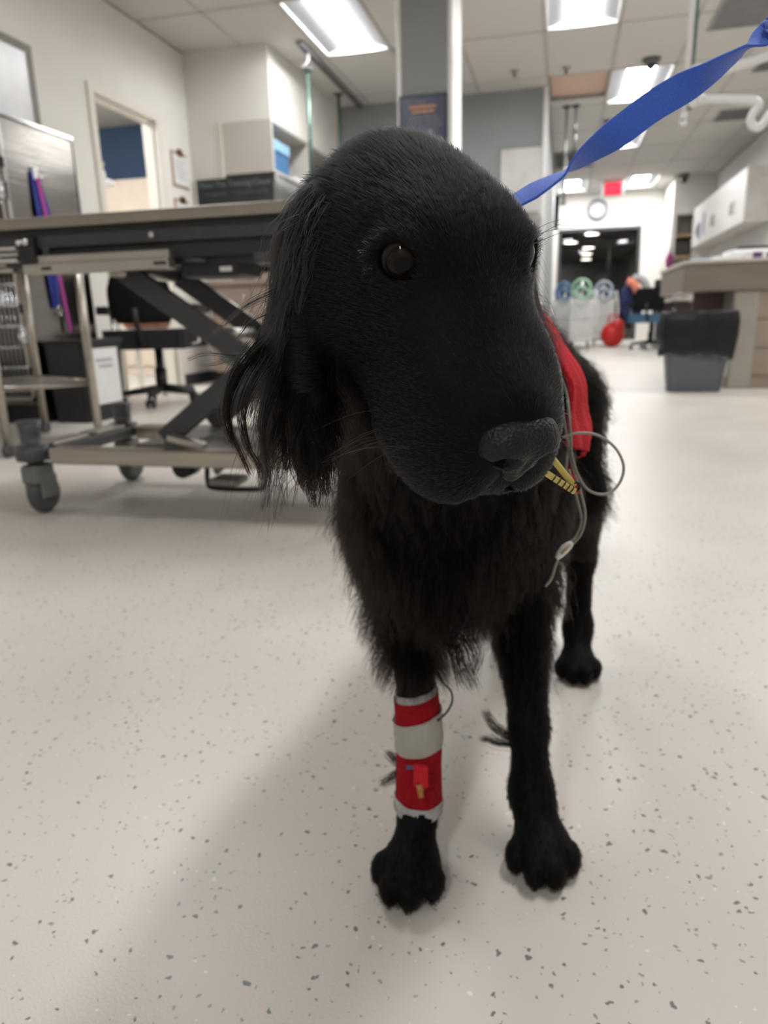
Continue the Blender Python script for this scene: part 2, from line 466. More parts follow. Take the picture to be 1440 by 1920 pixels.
# exam lamp: white pole, elbow arms
t = thing('hanging_pole', 'white pole hanging from ceiling behind the leash', 'IV pole', (0.547, 4.2, CE))
part('pole', WHITEP(), t, (cyl, (0.547, 4.2, CE), (0.547, 4.2, 1.47), 0.012))
part('end_knob', WHITEP(), t, (sph, (0.547, 4.2, 1.455), 0.018, 1, 1, 0.8), (cyl, (0.547, 4.2, 1.50), (0.547, 4.2, 1.47), 0.016))
part('inner_rod', GRN, t, (cyl, (0.583, 4.27, CE), (0.583, 4.27, 1.55), 0.008), (lathe, (0.583, 4.27, 1.55), [(0, 0), (0.02, 0), (0.016, -0.02), (0, -0.02)]))
t = thing('exam_lamp', 'white jointed surgical lamp arm reaching in from right edge', 'lamp', (1.5, 4.2, CE))
part('ceiling_column', WHITEP(), t, (cyl, (1.5, 4.2, CE), (1.5, 4.2, 1.80), 0.03), (lathe, (1.5, 4.2, CE), [(0, 0), (0.11, 0), (0.10, -0.05), (0.03, -0.08)]))
part('upper_arm', WHITEP(), t, (tube, [(0.60, 4.2, 1.655), (0.70, 4.2, 1.672), (0.91, 4.2, 1.715), (1.5, 4.2, 1.84)], 0.020, 14))
part('elbow', WHITEP(), t, (cyl, (0.588, 4.2, 1.69), (0.588, 4.2, 1.545), 0.024), (sph, (0.588, 4.2, 1.545), 0.024), (sph, (0.588, 4.2, 1.69), 0.024))
part('lower_arm', WHITEP(), t, (tube, curve_pts([(0.60, 4.2, 1.556), (0.70, 4.2, 1.549), (0.80, 4.2, 1.538), (0.868, 4.2, 1.527), (0.888, 4.2, 1.505), (0.868, 4.2, 1.475), (0.857, 4.2, 1.445), (0.872, 4.2, 1.415), (0.905, 4.2, 1.408), (0.93, 4.2, 1.44), (0.955, 4.2, 1.475), (1.0, 4.2, 1.49)], 60), 0.019, 14), (cyl, (0.612, 4.2, 1.556), (0.632, 4.2, 1.554), 0.026))
part('lamp_head', WHITEP(), t, (lathe, (1.16, 4.2, 1.50), [(0.0, 0.05), (0.10, 0.05), (0.16, 0.02), (0.17, -0.03), (0.15, -0.045), (0, -0.045)]))
part('handle', WHITEP(), t, (cyl, (1.16, 4.2, 1.455), (1.16, 4.2, 1.38), 0.018))

# exit sign
t = thing('exit_sign', 'red lit exit sign hanging from far ceiling', 'exit sign', (0.78, 14.6, CE))
part('housing', WHITEP(), t, (box, 0.60, 0.985, 14.58, 14.64, 2.585, 2.845, 0.01))
part('panel', mat('exit_red', (225, 40, 62), 0.4, emit=(255, 40, 70), estr=0.75), t, (box, 0.645, 0.94, 14.572, 14.582, 2.61, 2.815))
text_mesh('lettering', 'EXIT', 0.15, mat('exit_letters', (235, 70, 90), 0.4, emit=(255, 90, 110), estr=0.9), t, (0.792, 14.570, 2.712), (1, 0, 0), (0, 0, 1))
# clock
t = thing('wall_clock', 'round grey rimmed wall clock above the dark doorway', 'clock', (0.588, 16.0, 2.545))
part('rim', mat('clock_rim', (128, 128, 130), 0.35, 0.5), t, (lathe, (0.588, 15.99, 2.545), [(0.145, -0.03), (0.15, -0.055), (0.19, -0.055), (0.205, -0.02), (0.205, 0.0)], 32, 'y'))
part('face', mat('clock_face', (226, 226, 232), 0.4), t, (cyl, (0.588, 15.99, 2.545), (0.588, 15.955, 2.545), 0.148, None, 32))
for a, l, w in ((70, 0.075, 0.012), (-35, 0.11, 0.009)):
    dx, dz = math.sin(math.radians(a)) * l, math.cos(math.radians(a)) * l
    part('clock_hand', BLACK(), t, (cyl, (0.588, 15.95, 2.545), (0.588 + dx, 15.95, 2.545 + dz), w / 2, None, 6))
for k in range(12):
    a = math.radians(30 * k)
    part('hour_mark', DGREY(), t, (box, 0.588 + 0.12 * math.sin(a) - 0.008, 0.588 + 0.12 * math.sin(a) + 0.008, 15.95, 15.956, 2.545 + 0.12 * math.cos(a) - 0.012, 2.545 + 0.12 * math.cos(a) + 0.012))

# far doorway and the dim hall behind it
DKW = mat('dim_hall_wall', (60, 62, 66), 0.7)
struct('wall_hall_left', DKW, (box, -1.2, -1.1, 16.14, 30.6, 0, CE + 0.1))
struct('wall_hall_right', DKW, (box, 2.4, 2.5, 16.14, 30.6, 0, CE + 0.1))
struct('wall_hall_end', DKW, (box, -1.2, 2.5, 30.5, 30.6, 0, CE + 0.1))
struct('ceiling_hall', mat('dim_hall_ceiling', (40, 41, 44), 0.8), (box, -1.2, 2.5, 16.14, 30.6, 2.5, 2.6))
d = struct('door_1', mat('dark_frame', (70, 70, 72), 0.5), (box, -0.16, -0.10, 15.99, 16.15, 0, 2.21), (box, 1.40, 1.46, 15.99, 16.15, 0, 2.21), (box, -0.10, 1.40, 15.99, 16.15, 2.15, 2.21))
part('glass', mat('smoked_door_glass', (190, 194, 200), 0.0, vary=0.02, trans=1.0), d, (box, -0.10, 1.40, 16.06, 16.07, 0.02, 2.15))
HL_ = lamp_mat('hall_lamp', (255, 244, 220), 14)
for k, (x, y, sx) in enumerate(((0.63, 19.95, 0.17), (0.13, 21.95, 0.18), (0.67, 23.96, 0.18), (0.69, 26.4, 0.18), (0.75, 28.9, 0.18))):
    t = thing('hall_downlight', ('largest downlight, nearest the dark doorway head', 'lone downlight at the left in the dim hall', 'upper of three stacked downlights in the dim hall', 'middle of three stacked downlights in the dim hall', 'lowest of three stacked downlights in the dim hall')[k], 'ceiling light', (x, y, 2.5), 'downlights in the dim hall')
    part('lens', HL_, t, (cyl, (x, y, 2.495), (x, y, 2.47), sx, None, 10))
    part('trim_ring', mat('downlight_ring', (120, 120, 120), 0.4), t, (lathe, (x, y, 2.5), [(sx, 0), (sx + 0.03, 0), (sx + 0.03, -0.02), (sx, -0.03)], 20))

# ------------------------------------------------------------------ left side of the room
# doorway frame and the next room
struct('door_2', TRIM(), (box, XL - 0.02, XL + 0.022, 5.03, 5.09, 0, 2.235, 0.004), (box, XL - 0.02, XL + 0.022, 5.93, 6.0, 0, 2.235, 0.004), (box, XL - 0.02, XL + 0.022, 5.09, 5.93, 2.18, 2.235, 0.004),
       (box, XL - 0.11, XL - 0.02, 5.075, 5.10, 0, 2.19), (box, XL - 0.11, XL - 0.02, 5.92, 5.945, 0, 2.19), (box, XL - 0.11, XL - 0.02, 5.10, 5.92, 2.17, 2.19))
struct('wall_next_room_blue', mat('blue_wall_paint', (72, 98, 132), 0.75, vary=0.03), (box, -7.2, -3.5, 8.0, 8.1, 0, 2.75))
struct('wall_next_room_side', WALL(), (box, -7.3, -7.2, 3.4, 8.1, 0, 2.75))
struct('wall_next_room_near', WALL(), (box, -7.3, -3.5, 3.3, 3.4, 0, 2.75))
struct('ceiling_next_room', TILE, (box, -7.3, -3.5, 3.3, 8.1, 2.73, 2.8), (box, -7.2, -3.5, 6.0, 6.02, 2.722, 2.73), (box, -5.2, -5.18, 3.4, 8.0, 2.722, 2.73))
t = thing('ceiling_light', 'added lit panel brightening next room, unseen behind wall', 'ceiling light', (-4.6, 5.6, 2.72))  # unseen lamp added to brighten the next room
part('diffuser', DIFF, t, (box, -4.9, -4.3, 4.6, 5.8, 2.715, 2.728))
t = thing('tall_cabinet', 'beige two door cabinet under the blue wall in next room', 'cabinet', (-5.0, 7.7, 0))
CREAM = mat('cream_laminate', (222, 207, 190), 0.5, vary=0.02)
part('body', CREAM, t, (box, -5.9, -4.3, 7.45, 7.99, 0, 2.065))
for k, (a, b) in enumerate(((-5.89, -5.105), (-5.095, -4.31))):
    part('cabinet_door', CREAM, t, (box, a, b, 7.425, 7.448, 0.1, 2.055, 0.004))
    part('handle', CHROME(), t, (box, (b - 0.06) if k == 0 else (a + 0.04), (b - 0.04) if k == 0 else (a + 0.06), 7.40, 7.425, 1.0, 1.15))
t = thing('hanging_cloth', 'crumpled white cloth hung at the left edge of doorway', 'cloth', (-3.60, 5.5, 1.66))
bm = bm_new(); sph(bm, (-3.60, 5.46, 1.70), 0.045, 0.7, 0.8, 1.3); sph(bm, (-3.60, 5.55, 1.66), 0.042, 0.7, 1.7, 0.7); sph(bm, (-3.60, 5.47, 1.635), 0.036, 0.8, 1.2, 0.9)
o = obj('folds', bm, mat('white_cloth', (238, 238, 236), 0.8), t)
part('hook', CHROME(), t, (tube, [(-3.465, 5.30, 1.76), (-3.52, 5.38, 1.76), (-3.60, 5.46, 1.745)], 0.008))

# board high on the left wall
t = thing('wall_board', 'framed white board high on left wall above steel cabinet', 'board', (XL, 4.15, 1.84))
FRM = mat('olive_grey_frame', (120, 116, 104), 0.5)
part('sheet', mat('board_white', (222, 222, 224), 0.3), t, (box, XL, XL + 0.012, 3.25, 4.43, 1.3, 2.23))
for sh in ((box, XL, XL + 0.02, 4.42, 4.465, 1.26, 2.27), (box, XL, XL + 0.02, 3.22, 3.26, 1.26, 2.27), (box, XL, XL + 0.02, 3.26, 4.42, 2.225, 2.27), (box, XL, XL + 0.02, 3.26, 4.42, 1.26, 1.305)):
    part('frame_rail', FRM, t, sh)

# clipboards
for lab, y0, y1, z0, z1 in (('clipboard with printed sheet on wall right of doorway', 6.15, 6.43, 1.74, 2.01), ('lower clipboard on wall, half hidden by table top', 6.14, 6.40, 1.35, 1.62)):
    t = thing('clipboard', lab, 'clipboard', (XL, (y0 + y1) / 2, z0), 'clipboards on the wall')
    part('board', mat('tan_hardboard', (160, 128, 96), 0.6), t, (box, XL, XL + 0.008, y0, y1, z0 - 0.02, z1, 0.003))
    sh = part('paper_sheet', PAPER(), t, (box, XL + 0.009, XL + 0.012, y0 + 0.02, y1 - 0.01, z0, z1 - 0.02))
    for k in range(7):
        part('text_line', mat('print_grey', (170, 172, 178), 0.7), sh, (box, XL + 0.0122, XL + 0.0128, y0 + 0.05, y1 - 0.04 - 0.02 * (k % 3), z1 - 0.07 - 0.024 * k, z1 - 0.063 - 0.024 * k))
    part('clip', mat('brass_clip', (120, 92, 66), 0.35, 0.8), t, (box, XL + 0.01, XL + 0.024, (y0 + y1) / 2 - 0.05, (y0 + y1) / 2 + 0.05, z1 - 0.03, z1 + 0.012, 0.004), (cyl, (XL + 0.02, (y0 + y1) / 2 - 0.02, z1 + 0.015), (XL + 0.02, (y0 + y1) / 2 + 0.02, z1 + 0.015), 0.012))

# stainless cage bank
t = thing('cage_bank', 'brushed stainless steel cage bank against left wall', 'animal cage', (-3.15, 3.9, 0))
part('side_panel', STEELH(), t, (box, -2.962, -2.95, 3.60, 4.215, 0.11, 1.655, 0.003))
part('cabinet_shell', STEELH(), t, (box, -3.35, -3.33, 3.60, 4.21, 0.11, 1.655), (box, -3.35, -2.95, 3.60, 4.21, 1.64, 1.658), (box, -3.35, -2.95, 3.60, 4.21, 0.11, 0.13), (box, -3.35, -2.95, 4.195, 4.21, 0.11, 1.655))
part('edge_trim', CHROME(), t, (box, -2.958, -2.944, 3.585, 3.60, 0.11, 1.655), (box, -2.958, -2.944, 3.60, 4.21, 1.65, 1.662))
part('plinth', mat('black_plinth', (22, 22, 24), 0.5), t, (box, -3.34, -2.97, 3.63, 4.2, 0, 0.11))
part('centre_shelf', STEELH(), t, (box, -3.33, -2.965, 3.6, 4.19, 0.88, 0.9))
for zz0, zz1 in ((0.14, 0.87), (0.91, 1.63)):
    dr = part('cage_door', STEEL(), t, (box, -3.32, -3.30, 3.575, 3.592, zz0, zz1), (box, -2.985, -2.965, 3.575, 3.592, zz0, zz1), (box, -3.32, -2.965, 3.575, 3.592, zz1 - 0.02, zz1), (box, -3.32, -2.965, 3.575, 3.592, zz0, zz0 + 0.02))
    for k in range(11):
        x = -3.29 + 0.0295 * k
        part('bar', CHROME(), dr, (cyl, (x, 3.583, zz0 + 0.01), (x, 3.583, zz1 - 0.01), 0.004, None, 6))
    for k in range(6):
        z = zz0 + (zz1 - zz0) * (k + 0.7) / 6.4
        part('cross_wire', CHROME(), dr, (tube, [(-3.31 + 0.345 * u / 60, 3.572 + 0.007 * math.cos(u * 1.3), z + 0.007 * math.sin(u * 1.3)) for u in range(61)], 0.003, 5))
    for hz in (zz0 + 0.14, zz1 - 0.24): part('hinge', BLACK(), dr, (box, -2.975, -2.955, 3.565, 3.6, hz, hz + 0.05))
    part('latch', CHROME(), dr, (box, -2.99, -2.955, 3.56, 3.58, (zz0 + zz1) / 2 - 0.04, (zz0 + zz1) / 2 + 0.05, 0.004), (cyl, (-2.97, 3.545, (zz0 + zz1) / 2), (-2.97, 3.58, (zz0 + zz1) / 2), 0.018))

# leashes on the panel
def strap(bm, pts, w, th=0.003, side=(0, 1, 0)):
    pts = [Vector(p) for p in pts]; s = Vector(side)
    A = []
    for p in pts:
        A.append([bm.verts.new(p - s * w / 2), bm.verts.new(p + s * w / 2), bm.verts.new(p + s * w / 2 + Vector((th, 0, 0))), bm.verts.new(p - s * w / 2 + Vector((th, 0, 0)))])
    for a, b in zip(A[:-1], A[1:]):
        for k in range(4):
            bm.faces.new((a[k], a[(k + 1) % 4], b[(k + 1) % 4], b[k]))
    bm.faces.new(A[0]); bm.faces.new(A[-1][::-1])
t = thing('hanging_leash', 'navy blue leash hanging on steel cage panel', 'leash', (-2.945, 3.82, 1.40), 'leashes on the cage panel')
BLU = mat('navy_webbing', (34, 44, 128), 0.7, vary=0.12, scale=60)
bm = bm_new(); strap(bm, [(-2.944, 3.80, 1.40), (-2.935, 3.80, 1.2), (-2.94, 3.815, 0.95), (-2.937, 3.82, 0.80), (-2.94, 3.83, 0.66)], 0.045)
strap(bm, [(-2.940, 3.83, 1.38), (-2.930, 3.87, 1.2), (-2.93, 3.86, 0.95), (-2.93, 3.85, 0.78), (-2.93, 3.84, 0.68)], 0.03); obj('webbing', bm, BLU, t)
part('snap_hook', CHROME(), t, (tube, [(-2.93 + 0, 3.85 + 0.018 * math.cos(a), 0.645 + 0.028 * math.sin(a)) for a in [k * math.pi / 6 for k in range(12)]], 0.004, 6, True))
part('wall_hook', WHITEP(), t, (box, -2.95, -2.93, 3.80, 3.835, 1.36, 1.43, 0.006))
t = thing('hanging_leash', 'magenta leash hanging beside navy one on steel panel', 'leash', (-2.94, 3.84, 1.37), 'leashes on the cage panel')
bm = bm_new(); strap(bm, [(-2.932, 3.82, 1.37), (-2.925, 3.845, 1.15), (-2.927, 3.875, 0.95), (-2.925, 3.895, 0.75), (-2.925, 3.92, 0.52)], 0.026); obj('webbing', bm, mat('magenta_webbing', (168, 56, 142), 0.7, vary=0.1, scale=60), t)
part('wall_hook', CHROME(), t, (cyl, (-2.95, 3.845, 1.375), (-2.915, 3.845, 1.375), 0.008))

# black bin with notice
t = thing('waste_bin', 'black waste bin with white notice beside steel cage', 'bin', (-2.80, 3.85, 0))
bm = bm_new()
def taper(bm, x0, x1, y0, y1, z0, z1, t_=0.03):
    lo = [bm.verts.new(v) for v in ((x0 + t_, y0 + t_, z0), (x1 - t_, y0 + t_, z0), (x1 - t_, y1 - t_, z0), (x0 + t_, y1 - t_, z0))]
    hi = [bm.verts.new(v) for v in ((x0, y0, z1), (x1, y0, z1), (x1, y1, z1), (x0, y1, z1))]
    for k in range(4): bm.faces.new((lo[k], lo[(k + 1) % 4], hi[(k + 1) % 4], hi[k]))
    bm.faces.new(lo[::-1])
    bmesh.ops.bevel(bm, geom=[e for e in bm.edges if abs(e.verts[0].co.z - e.verts[1].co.z) > 0.05], offset=0.025, segments=3, affect='EDGES')
taper(bm, -2.93, -2.655, 3.64, 4.04, 0.0, 0.46, 0.015)
bmesh.ops.solidify(bm, geom=bm.faces[:], thickness=0.004)
obj('body', bm, BLACK(), t)
part('lid', mat('black_lid', (18, 18, 20), 0.4), t, (box, -2.935, -2.65, 3.635, 4.045, 0.455, 0.478, 0.008))
nt_ = part('paper_notice', PAPER(), t, (box, -2.652, -2.649, 3.70, 3.96, 0.10, 0.425))
for k in range(2):
    part('text_line', mat('print_grey'), nt_, (box, -2.6488, -2.6482, 3.74 + 0.02 * k, 3.90, 0.345 - 0.035 * k, 0.365 - 0.035 * k))

# stainless stand with lower shelf
A_, B_, C_, D_ = Vector((-2.13, 2.96, 0)), Vector((-2.70, 3.30, 0)), Vector((-2.35, 2.62, 0)), Vector((-2.92, 2.96, 0))
t = thing('steel_stand', 'stainless steel stand with lower shelf behind exam table', 'stand', ((A_ + D_) / 2))
for p in (A_, B_, C_, D_):
    lg = part('leg', STEEL(), t, (cyl, p + Vector((0, 0, 0.05)), p + Vector((0, 0, 0.90)), 0.019))
    part('caster', DGREY(), lg, (cyl, p + Vector((-0.012, 0, 0.03)), p + Vector((0.012, 0, 0.03)), 0.03), (cyl, p + Vector((0, 0, 0.03)), p + Vector((0, 0, 0.07)), 0.012))
def quad_slab(bm, z0, z1, g=0.0):
    c = (A_ + B_ + C_ + D_) / 4
    P = [A_, B_, D_, C_]
    P = [c + (p - c) * (1 + g) for p in P]
    lo = [bm.verts.new((p.x, p.y, z0)) for p in P]; hi = [bm.verts.new((p.x, p.y, z1)) for p in P]
    for k in range(4): bm.faces.new((lo[k], lo[(k + 1) % 4], hi[(k + 1) % 4], hi[k]))
    bm.faces.new(lo[::-1]); bm.faces.new(hi)
bm = bm_new(); quad_slab(bm, 0.285, 0.30, 0.0); obj('shelf', bm, STEEL(), t)
part('shelf_rail', STEEL(), t, (tube, [(p.x, p.y, 0.297) for p in (A_, B_, D_, C_)], 0.012, 8, True))
bm = bm_new(); quad_slab(bm, 0.885, 0.91, 0.1); obj('top', bm, STEEL(), t)

# office chair by the doorway
def office_chair(name, label, loc, rot, seatm, backm, group=None):
    t = thing(name, label, 'chair', loc, group)
    M = Matrix.Translation(Vector(loc)) @ Matrix.Rotation(rot, 4, 'Z')
    def P(x, y, z): return M @ Vector((x, y, z))
    bm = bm_new(); box(bm, -0.25, 0.25, -0.24, 0.24, 0.42, 0.49, 0.03, M); obj('seat', bm, seatm, t)
    bm = bm_new()
    rows = []
    for i in range(9):
        v = i / 8
        row = []
        for j in range(9):
            u = j / 8 * 2 - 1
            w = 0.22 - 0.05 * (abs(v - 0.45) * 2) ** 2.5
            row.append(bm.verts.new(P(u * w, 0.26 + 0.05 * v - 0.05 * u * u, 0.56 + 0.32 * v)))
        rows.append(row)
    for i in range(8):
        for j in range(8):
            f = bm.faces.new((rows[i][j], rows[i][j + 1], rows[i + 1][j + 1], rows[i + 1][j])); f.smooth = True
    bmesh.ops.solidify(bm, geom=bm.faces[:], thickness=0.05); obj('backrest', bm, backm, t)
    bm = bm_new(); tube(bm, [P(0, 0.05, 0.40), P(0, 0.25, 0.42), P(0, 0.33, 0.55), P(0, 0.33, 0.66)], 0.02); obj('back_bracket', bm, BLACK(), t)
    bm = bm_new(); cyl(bm, P(0, 0, 0.10), P(0, 0, 0.42), 0.028); cyl(bm, P(0, 0, 0.10), P(0, 0, 0.25), 0.04); obj('gas_column', bm, BLACK(), t)
    for k in range(5):
        a = math.radians(72 * k + 20)
        e = (0.27 * math.cos(a), 0.27 * math.sin(a))
        bm = bm_new(); tube(bm, [P(0, 0, 0.115), P(e[0] * 0.5, e[1] * 0.5, 0.10), P(e[0], e[1], 0.085)], [0.03, 0.025, 0.018]); lg = obj('base_leg', bm, BLACK(), t)
        bm = bm_new()
        q = Vector((-math.sin(a), math.cos(a), 0)) * 0.02
        for sgn in (-1, 1):
            c0 = Vector((e[0], e[1], 0.028)) + q * sgn
            cyl(bm, M @ (c0 - q * 0.35), M @ (c0 + q * 0.35), 0.028, None, 14)
        cyl(bm, P(e[0], e[1], 0.03), P(e[0], e[1], 0.085), 0.01)
        obj('caster', bm, BLACK(), lg)
    for s in (-1, 1):
        bm = bm_new(); tube(bm, [P(s * 0.18, 0.02, 0.41), P(s * 0.30, 0.02, 0.43), P(s * 0.31, 0.0, 0.64)], 0.014); ar = obj('arm_post', bm, CHROME(), t)
        bm = bm_new(); box(bm, s * 0.31 - 0.03, s * 0.31 + 0.03, -0.13, 0.14, 0.635, 0.665, 0.012, M); obj('arm_pad', bm, BLACK(), ar)
    return t
BFAB = mat('black_fabric', (30, 30, 32), 0.9, vary=0.2, scale=120, bump=0.1, bscale=400)
office_chair('office_chair', 'black office chair with chrome arms by the left doorway', (-2.76, 4.62, 0), math.radians(190), BFAB, BFAB)
t = thing('brown_bag', 'brown satchel standing behind the black office chair', 'bag', (-3.22, 5.3, 0))
BRN = mat('brown_leather', (140, 92, 72), 0.6, vary=0.15, scale=20)
part('body', BRN, t, (box, -3.42, -3.08, 5.22, 5.40, 0.52, 0.76, 0.03))
part('flap', BRN, t, (box, -3.43, -3.07, 5.205, 5.22, 0.62, 0.77, 0.006))
part('strap', mat('dark_brown_strap', (90, 60, 48), 0.6), t, (tube, curve_pts([(-3.40, 5.3, 0.75), (-3.32, 5.3, 0.84), (-3.18, 5.3, 0.84), (-3.10, 5.3, 0.75)], 14), 0.012))
t = thing('side_stool', 'pale low stool carrying the brown satchel', 'stool', (-3.22, 5.3, 0))
part('seat', TRIM(), t, (box, -3.46, -3.04, 5.15, 5.46, 0.48, 0.52, 0.01))
for x in (-3.43, -3.07):
    for y in (5.19, 5.42):
        part('leg', TRIM(), t, (box, x - 0.02, x + 0.02, y - 0.02, y + 0.02, 0, 0.48))

# cabinets under the soffit
t = thing('wall_cabinet', 'white open shelf wall cabinet under the soffit', 'cabinet', (-2.8, 7.5, 1.84))
part('end_panel', LAMI(), t, (box, -3.03, -2.556, 6.515, 6.545, 1.842, 2.268, 0.003))
part('back_panel', LAMI(), t, (box, -3.033, -3.01, 6.545, 8.565, 1.842, 2.268))
part('top_panel', LAMI(), t, (box, -3.01, -2.556, 6.545, 8.565, 2.25, 2.268))
part('bottom_panel', LAMI(), t, (box, -3.01, -2.556, 6.545, 8.565, 1.842, 1.862))
for y in (7.47, 8.54):
    part('divider', LAMI(), t, (box, -3.01, -2.556, y, y + 0.022, 1.862, 2.25))
part('corner_bead', TRIM(), t, (box, -3.06, -3.03, 6.505, 6.53, 1.80, 2.275))
t = thing('storage_box', 'pale blue box with dark blue side on open cabinet shelf', 'box', (-2.68, 6.8, 1.862))
part('body', mat('blue_carton', (74, 118, 160), 0.6), t, (box, -2.74, -2.60, 6.66, 7.02, 1.863, 2.05, 0.004))
part('lid', mat('pale_blue_lid', (150, 190, 222), 0.5), t, (box, -2.75, -2.585, 6.65, 7.03, 2.05, 2.14, 0.008))
tag(part('paper_stack', PAPER(), None, (box, -2.66, -2.56, 7.06, 7.42, 1.863, 1.883), (box, -2.67, -2.57, 7.09, 7.4, 1.8832, 1.897)), 'white papers lying on open cabinet shelf beside blue box', 'papers')
t = thing('supply_bag', 'white and red packet on the second open shelf', 'packet', (-2.66, 7.75, 1.862))
part('pouch', PAPER(), t, (box, -2.74, -2.60, 7.62, 7.9, 1.863, 2.02, 0.03))
part('red_stripe', mat('red_print', (190, 80, 66), 0.6), t, (box, -2.599, -2.596, 7.63, 7.72, 1.89, 1.98))
# chalkboard and wire rack
t = thing('chalkboard', 'black chalkboard with faint chalk writing under white cabinet', 'chalkboard', (-2.94, 6.51, 1.59))
part('slate', mat('slate_black', (46, 47, 52), 0.8, vary=0.2, scale=6), t, (box, -3.315, -2.562, 6.500, 6.515, 1.585, 1.815))
part('frame_rail', TRIM(), t, (box, -3.33, -3.316, 6.497, 6.52, 1.57, 1.83))
CHK = mat('chalk', (128, 129, 134), 0.9)
text_mesh('chalk_writing', 'Make The Training Count', 0.068, CHK, t, (-2.94, 6.4995, 1.765), (1, 0, 0.0), (0, 0, 1), extrude=0.0004)
bm = bm_new()
rr = random.Random(3)
for row, (xa, xb) in enumerate(((-3.24, -3.02), (-2.98, -2.62))):
    z = 1.685
    pts = [(xa + (xb - xa) * u / 50, 6.4993, z + 0.014 * math.sin(u * 1.7 + row) + rr.uniform(-0.008, 0.008)) for u in range(51)]
    tube(bm, pts, 0.0016, 4)
obj('chalk_scribble', bm, CHK, t)
t = thing('wire_rack', 'grey upright wire rack beside the chalkboard', 'rack', (-2.57, 6.9, 1.60))
part('rail', mat('grey_wire', (150, 150, 148), 0.35, 0.6), t, (tube, [(-2.556, 6.55, 1.62), (-2.556, 7.45, 1.62), (-2.556, 7.45, 1.83), (-2.556, 6.55, 1.83)], 0.007, 6, True))
for k in range(22):
    y = 6.575 + 0.04 * k
    part('wire', mat('grey_wire'), t, (cyl, (-2.556, y, 1.62), (-2.556, y, 1.83), 0.0045, None, 6))
part('back_sheet', mat('rack_sheet', (132, 132, 130), 0.6), t, (box, -2.60, -2.585, 6.56, 7.45, 1.605, 1.835))
# base cabinets
t = thing('base_cabinet', 'taupe base cabinet with counter behind the exam table', 'cabinet', (-2.4, 6.3, 0))
part('body', TAUPE(), t, (box, -3.14, -1.5, 6.24, 6.5, 0.1, 0.87))
part('toe_kick', BLACK(), t, (box, -3.12, -1.5, 6.28, 6.5, 0, 0.1))
part('counter_top', mat('taupe_counter', (140, 126, 112), 0.35), t, (box, -3.16, -1.5, 6.19, 6.51, 0.87, 0.915, 0.006))
part('backsplash', mat('taupe_splash', (168, 150, 136), 0.5), t, (box, -3.03, -1.5, 6.515, 6.555, 0.915, 1.56))
for k in range(4):
    x0 = -3.135 + 0.408 * k
    dr = part('cabinet_door', TAUPE(), t, (box, x0, x0 + 0.40, 6.218, 6.239, 0.11, 0.86, 0.003))
    part('handle', CHROME(), dr, (cyl, (x0 + 0.34, 6.205, 0.70), (x0 + 0.34, 6.205, 0.80), 0.006))
t = thing('steel_bowl', 'small shiny bowl on the taupe counter', 'bowl', (-2.74, 6.3, 0.915))
part('bowl', CHROME(), t, (lathe, (-2.76, 6.30, 0.915), [(0.02, 0), (0.04, 0.006), (0.07, 0.04), (0.075, 0.06), (0.07, 0.058), (0.03, 0.01), (0.0, 0.008)]))

# poster on the column
t = thing('poster', 'navy poster with orange heading on the grey column', 'poster', (-0.99, 5.4, 1.6))
part('sheet', mat('navy_print', (50, 54, 84), 0.35, vary=0.12, scale=4), t, (box, -1.152, -0.832, 5.386, 5.392, 1.56, 2.018))
PF = mat('black_poster_frame', (34, 34, 40), 0.4)
for s_ in ((box, -1.158, -1.148, 5.38, 5.393, 1.55, 2.026), (box, -0.836, -0.826, 5.38, 5.393, 1.55, 2.026), (box, -1.148, -0.836, 5.38, 5.393, 2.016, 2.026), (box, -1.148, -0.836, 5.38, 5.393, 1.55, 1.56)):
    part('frame_rail', PF, t, s_)
ORG = mat('orange_print', (214, 152, 104), 0.5)
GRY = mat('dull_print', (136, 126, 130), 0.5)
def print_line(x0, x1, z, h, m, seed):
    r2 = random.Random(seed); bm = bm_new(); x = x0
    while x < x1:
        w = r2.uniform(0.008, 0.018)
        box(bm, x, min(x + w, x1), 5.3845, 5.3858, z - h * r2.uniform(0.35, 0.5), z + h * r2.uniform(0.3, 0.6)); x += w + 0.0035
    return bm
obj('heading_line', print_line(-1.09, -0.905, 1.952, 0.020, ORG, 1), ORG, t)
obj('heading_line', print_line(-1.07, -0.915, 1.922, 0.019, ORG, 2), ORG, t)
obj('small_print', print_line(-1.10, -0.97, 1.983, 0.008, GRY, 3), GRY, t)
for k in range(7):
    obj('text_line', print_line(-1.10 - 0.02 * (k > 3), -0.89 + 0.015 * (k % 3), 1.885 - 0.026 * k, 0.011, GRY, 10 + k), GRY, t)
part('figure', mat('pale_print', (140, 138, 146), 0.5), t, (box, -0.955, -0.925, 5.3846, 5.3858, 1.70, 1.81), (box, -0.97, -0.915, 5.3846, 5.3858, 1.63, 1.70))
# whiteboard panel on the partition
t = thing('white_panel', 'pale panel on the grey partition right of the dog head', 'wall panel', (-0.47, 8.56, 1.6))
part('panel', mat('pale_panel', (208, 207, 202), 0.5), t, (box, -0.72, -0.29, 8.545, 8.565, 1.62, 2.28, 0.003))
part('edge', mat('grey_edge', (140, 140, 138), 0.5), t, (box, -0.73, -0.285, 8.55, 8.571, 2.28, 2.30), (box, -0.735, -0.72, 8.55, 8.571, 1.62, 2.30))
t = thing('steel_cabinet', 'steel cabinet below the pale panel, mostly behind dog', 'cabinet', (-0.5, 8.4, 0))
part('body', STEELH(), t, (box, -0.82, -0.29, 8.25, 8.54, 0.1, 1.6, 0.004))
part('cabinet_door', STEELH(), t, (box, -0.81, -0.56, 8.228, 8.249, 0.12, 1.58, 0.003))
part('cabinet_door', STEELH(), t, (box, -0.55, -0.30, 8.228, 8.249, 0.12, 1.58, 0.003))
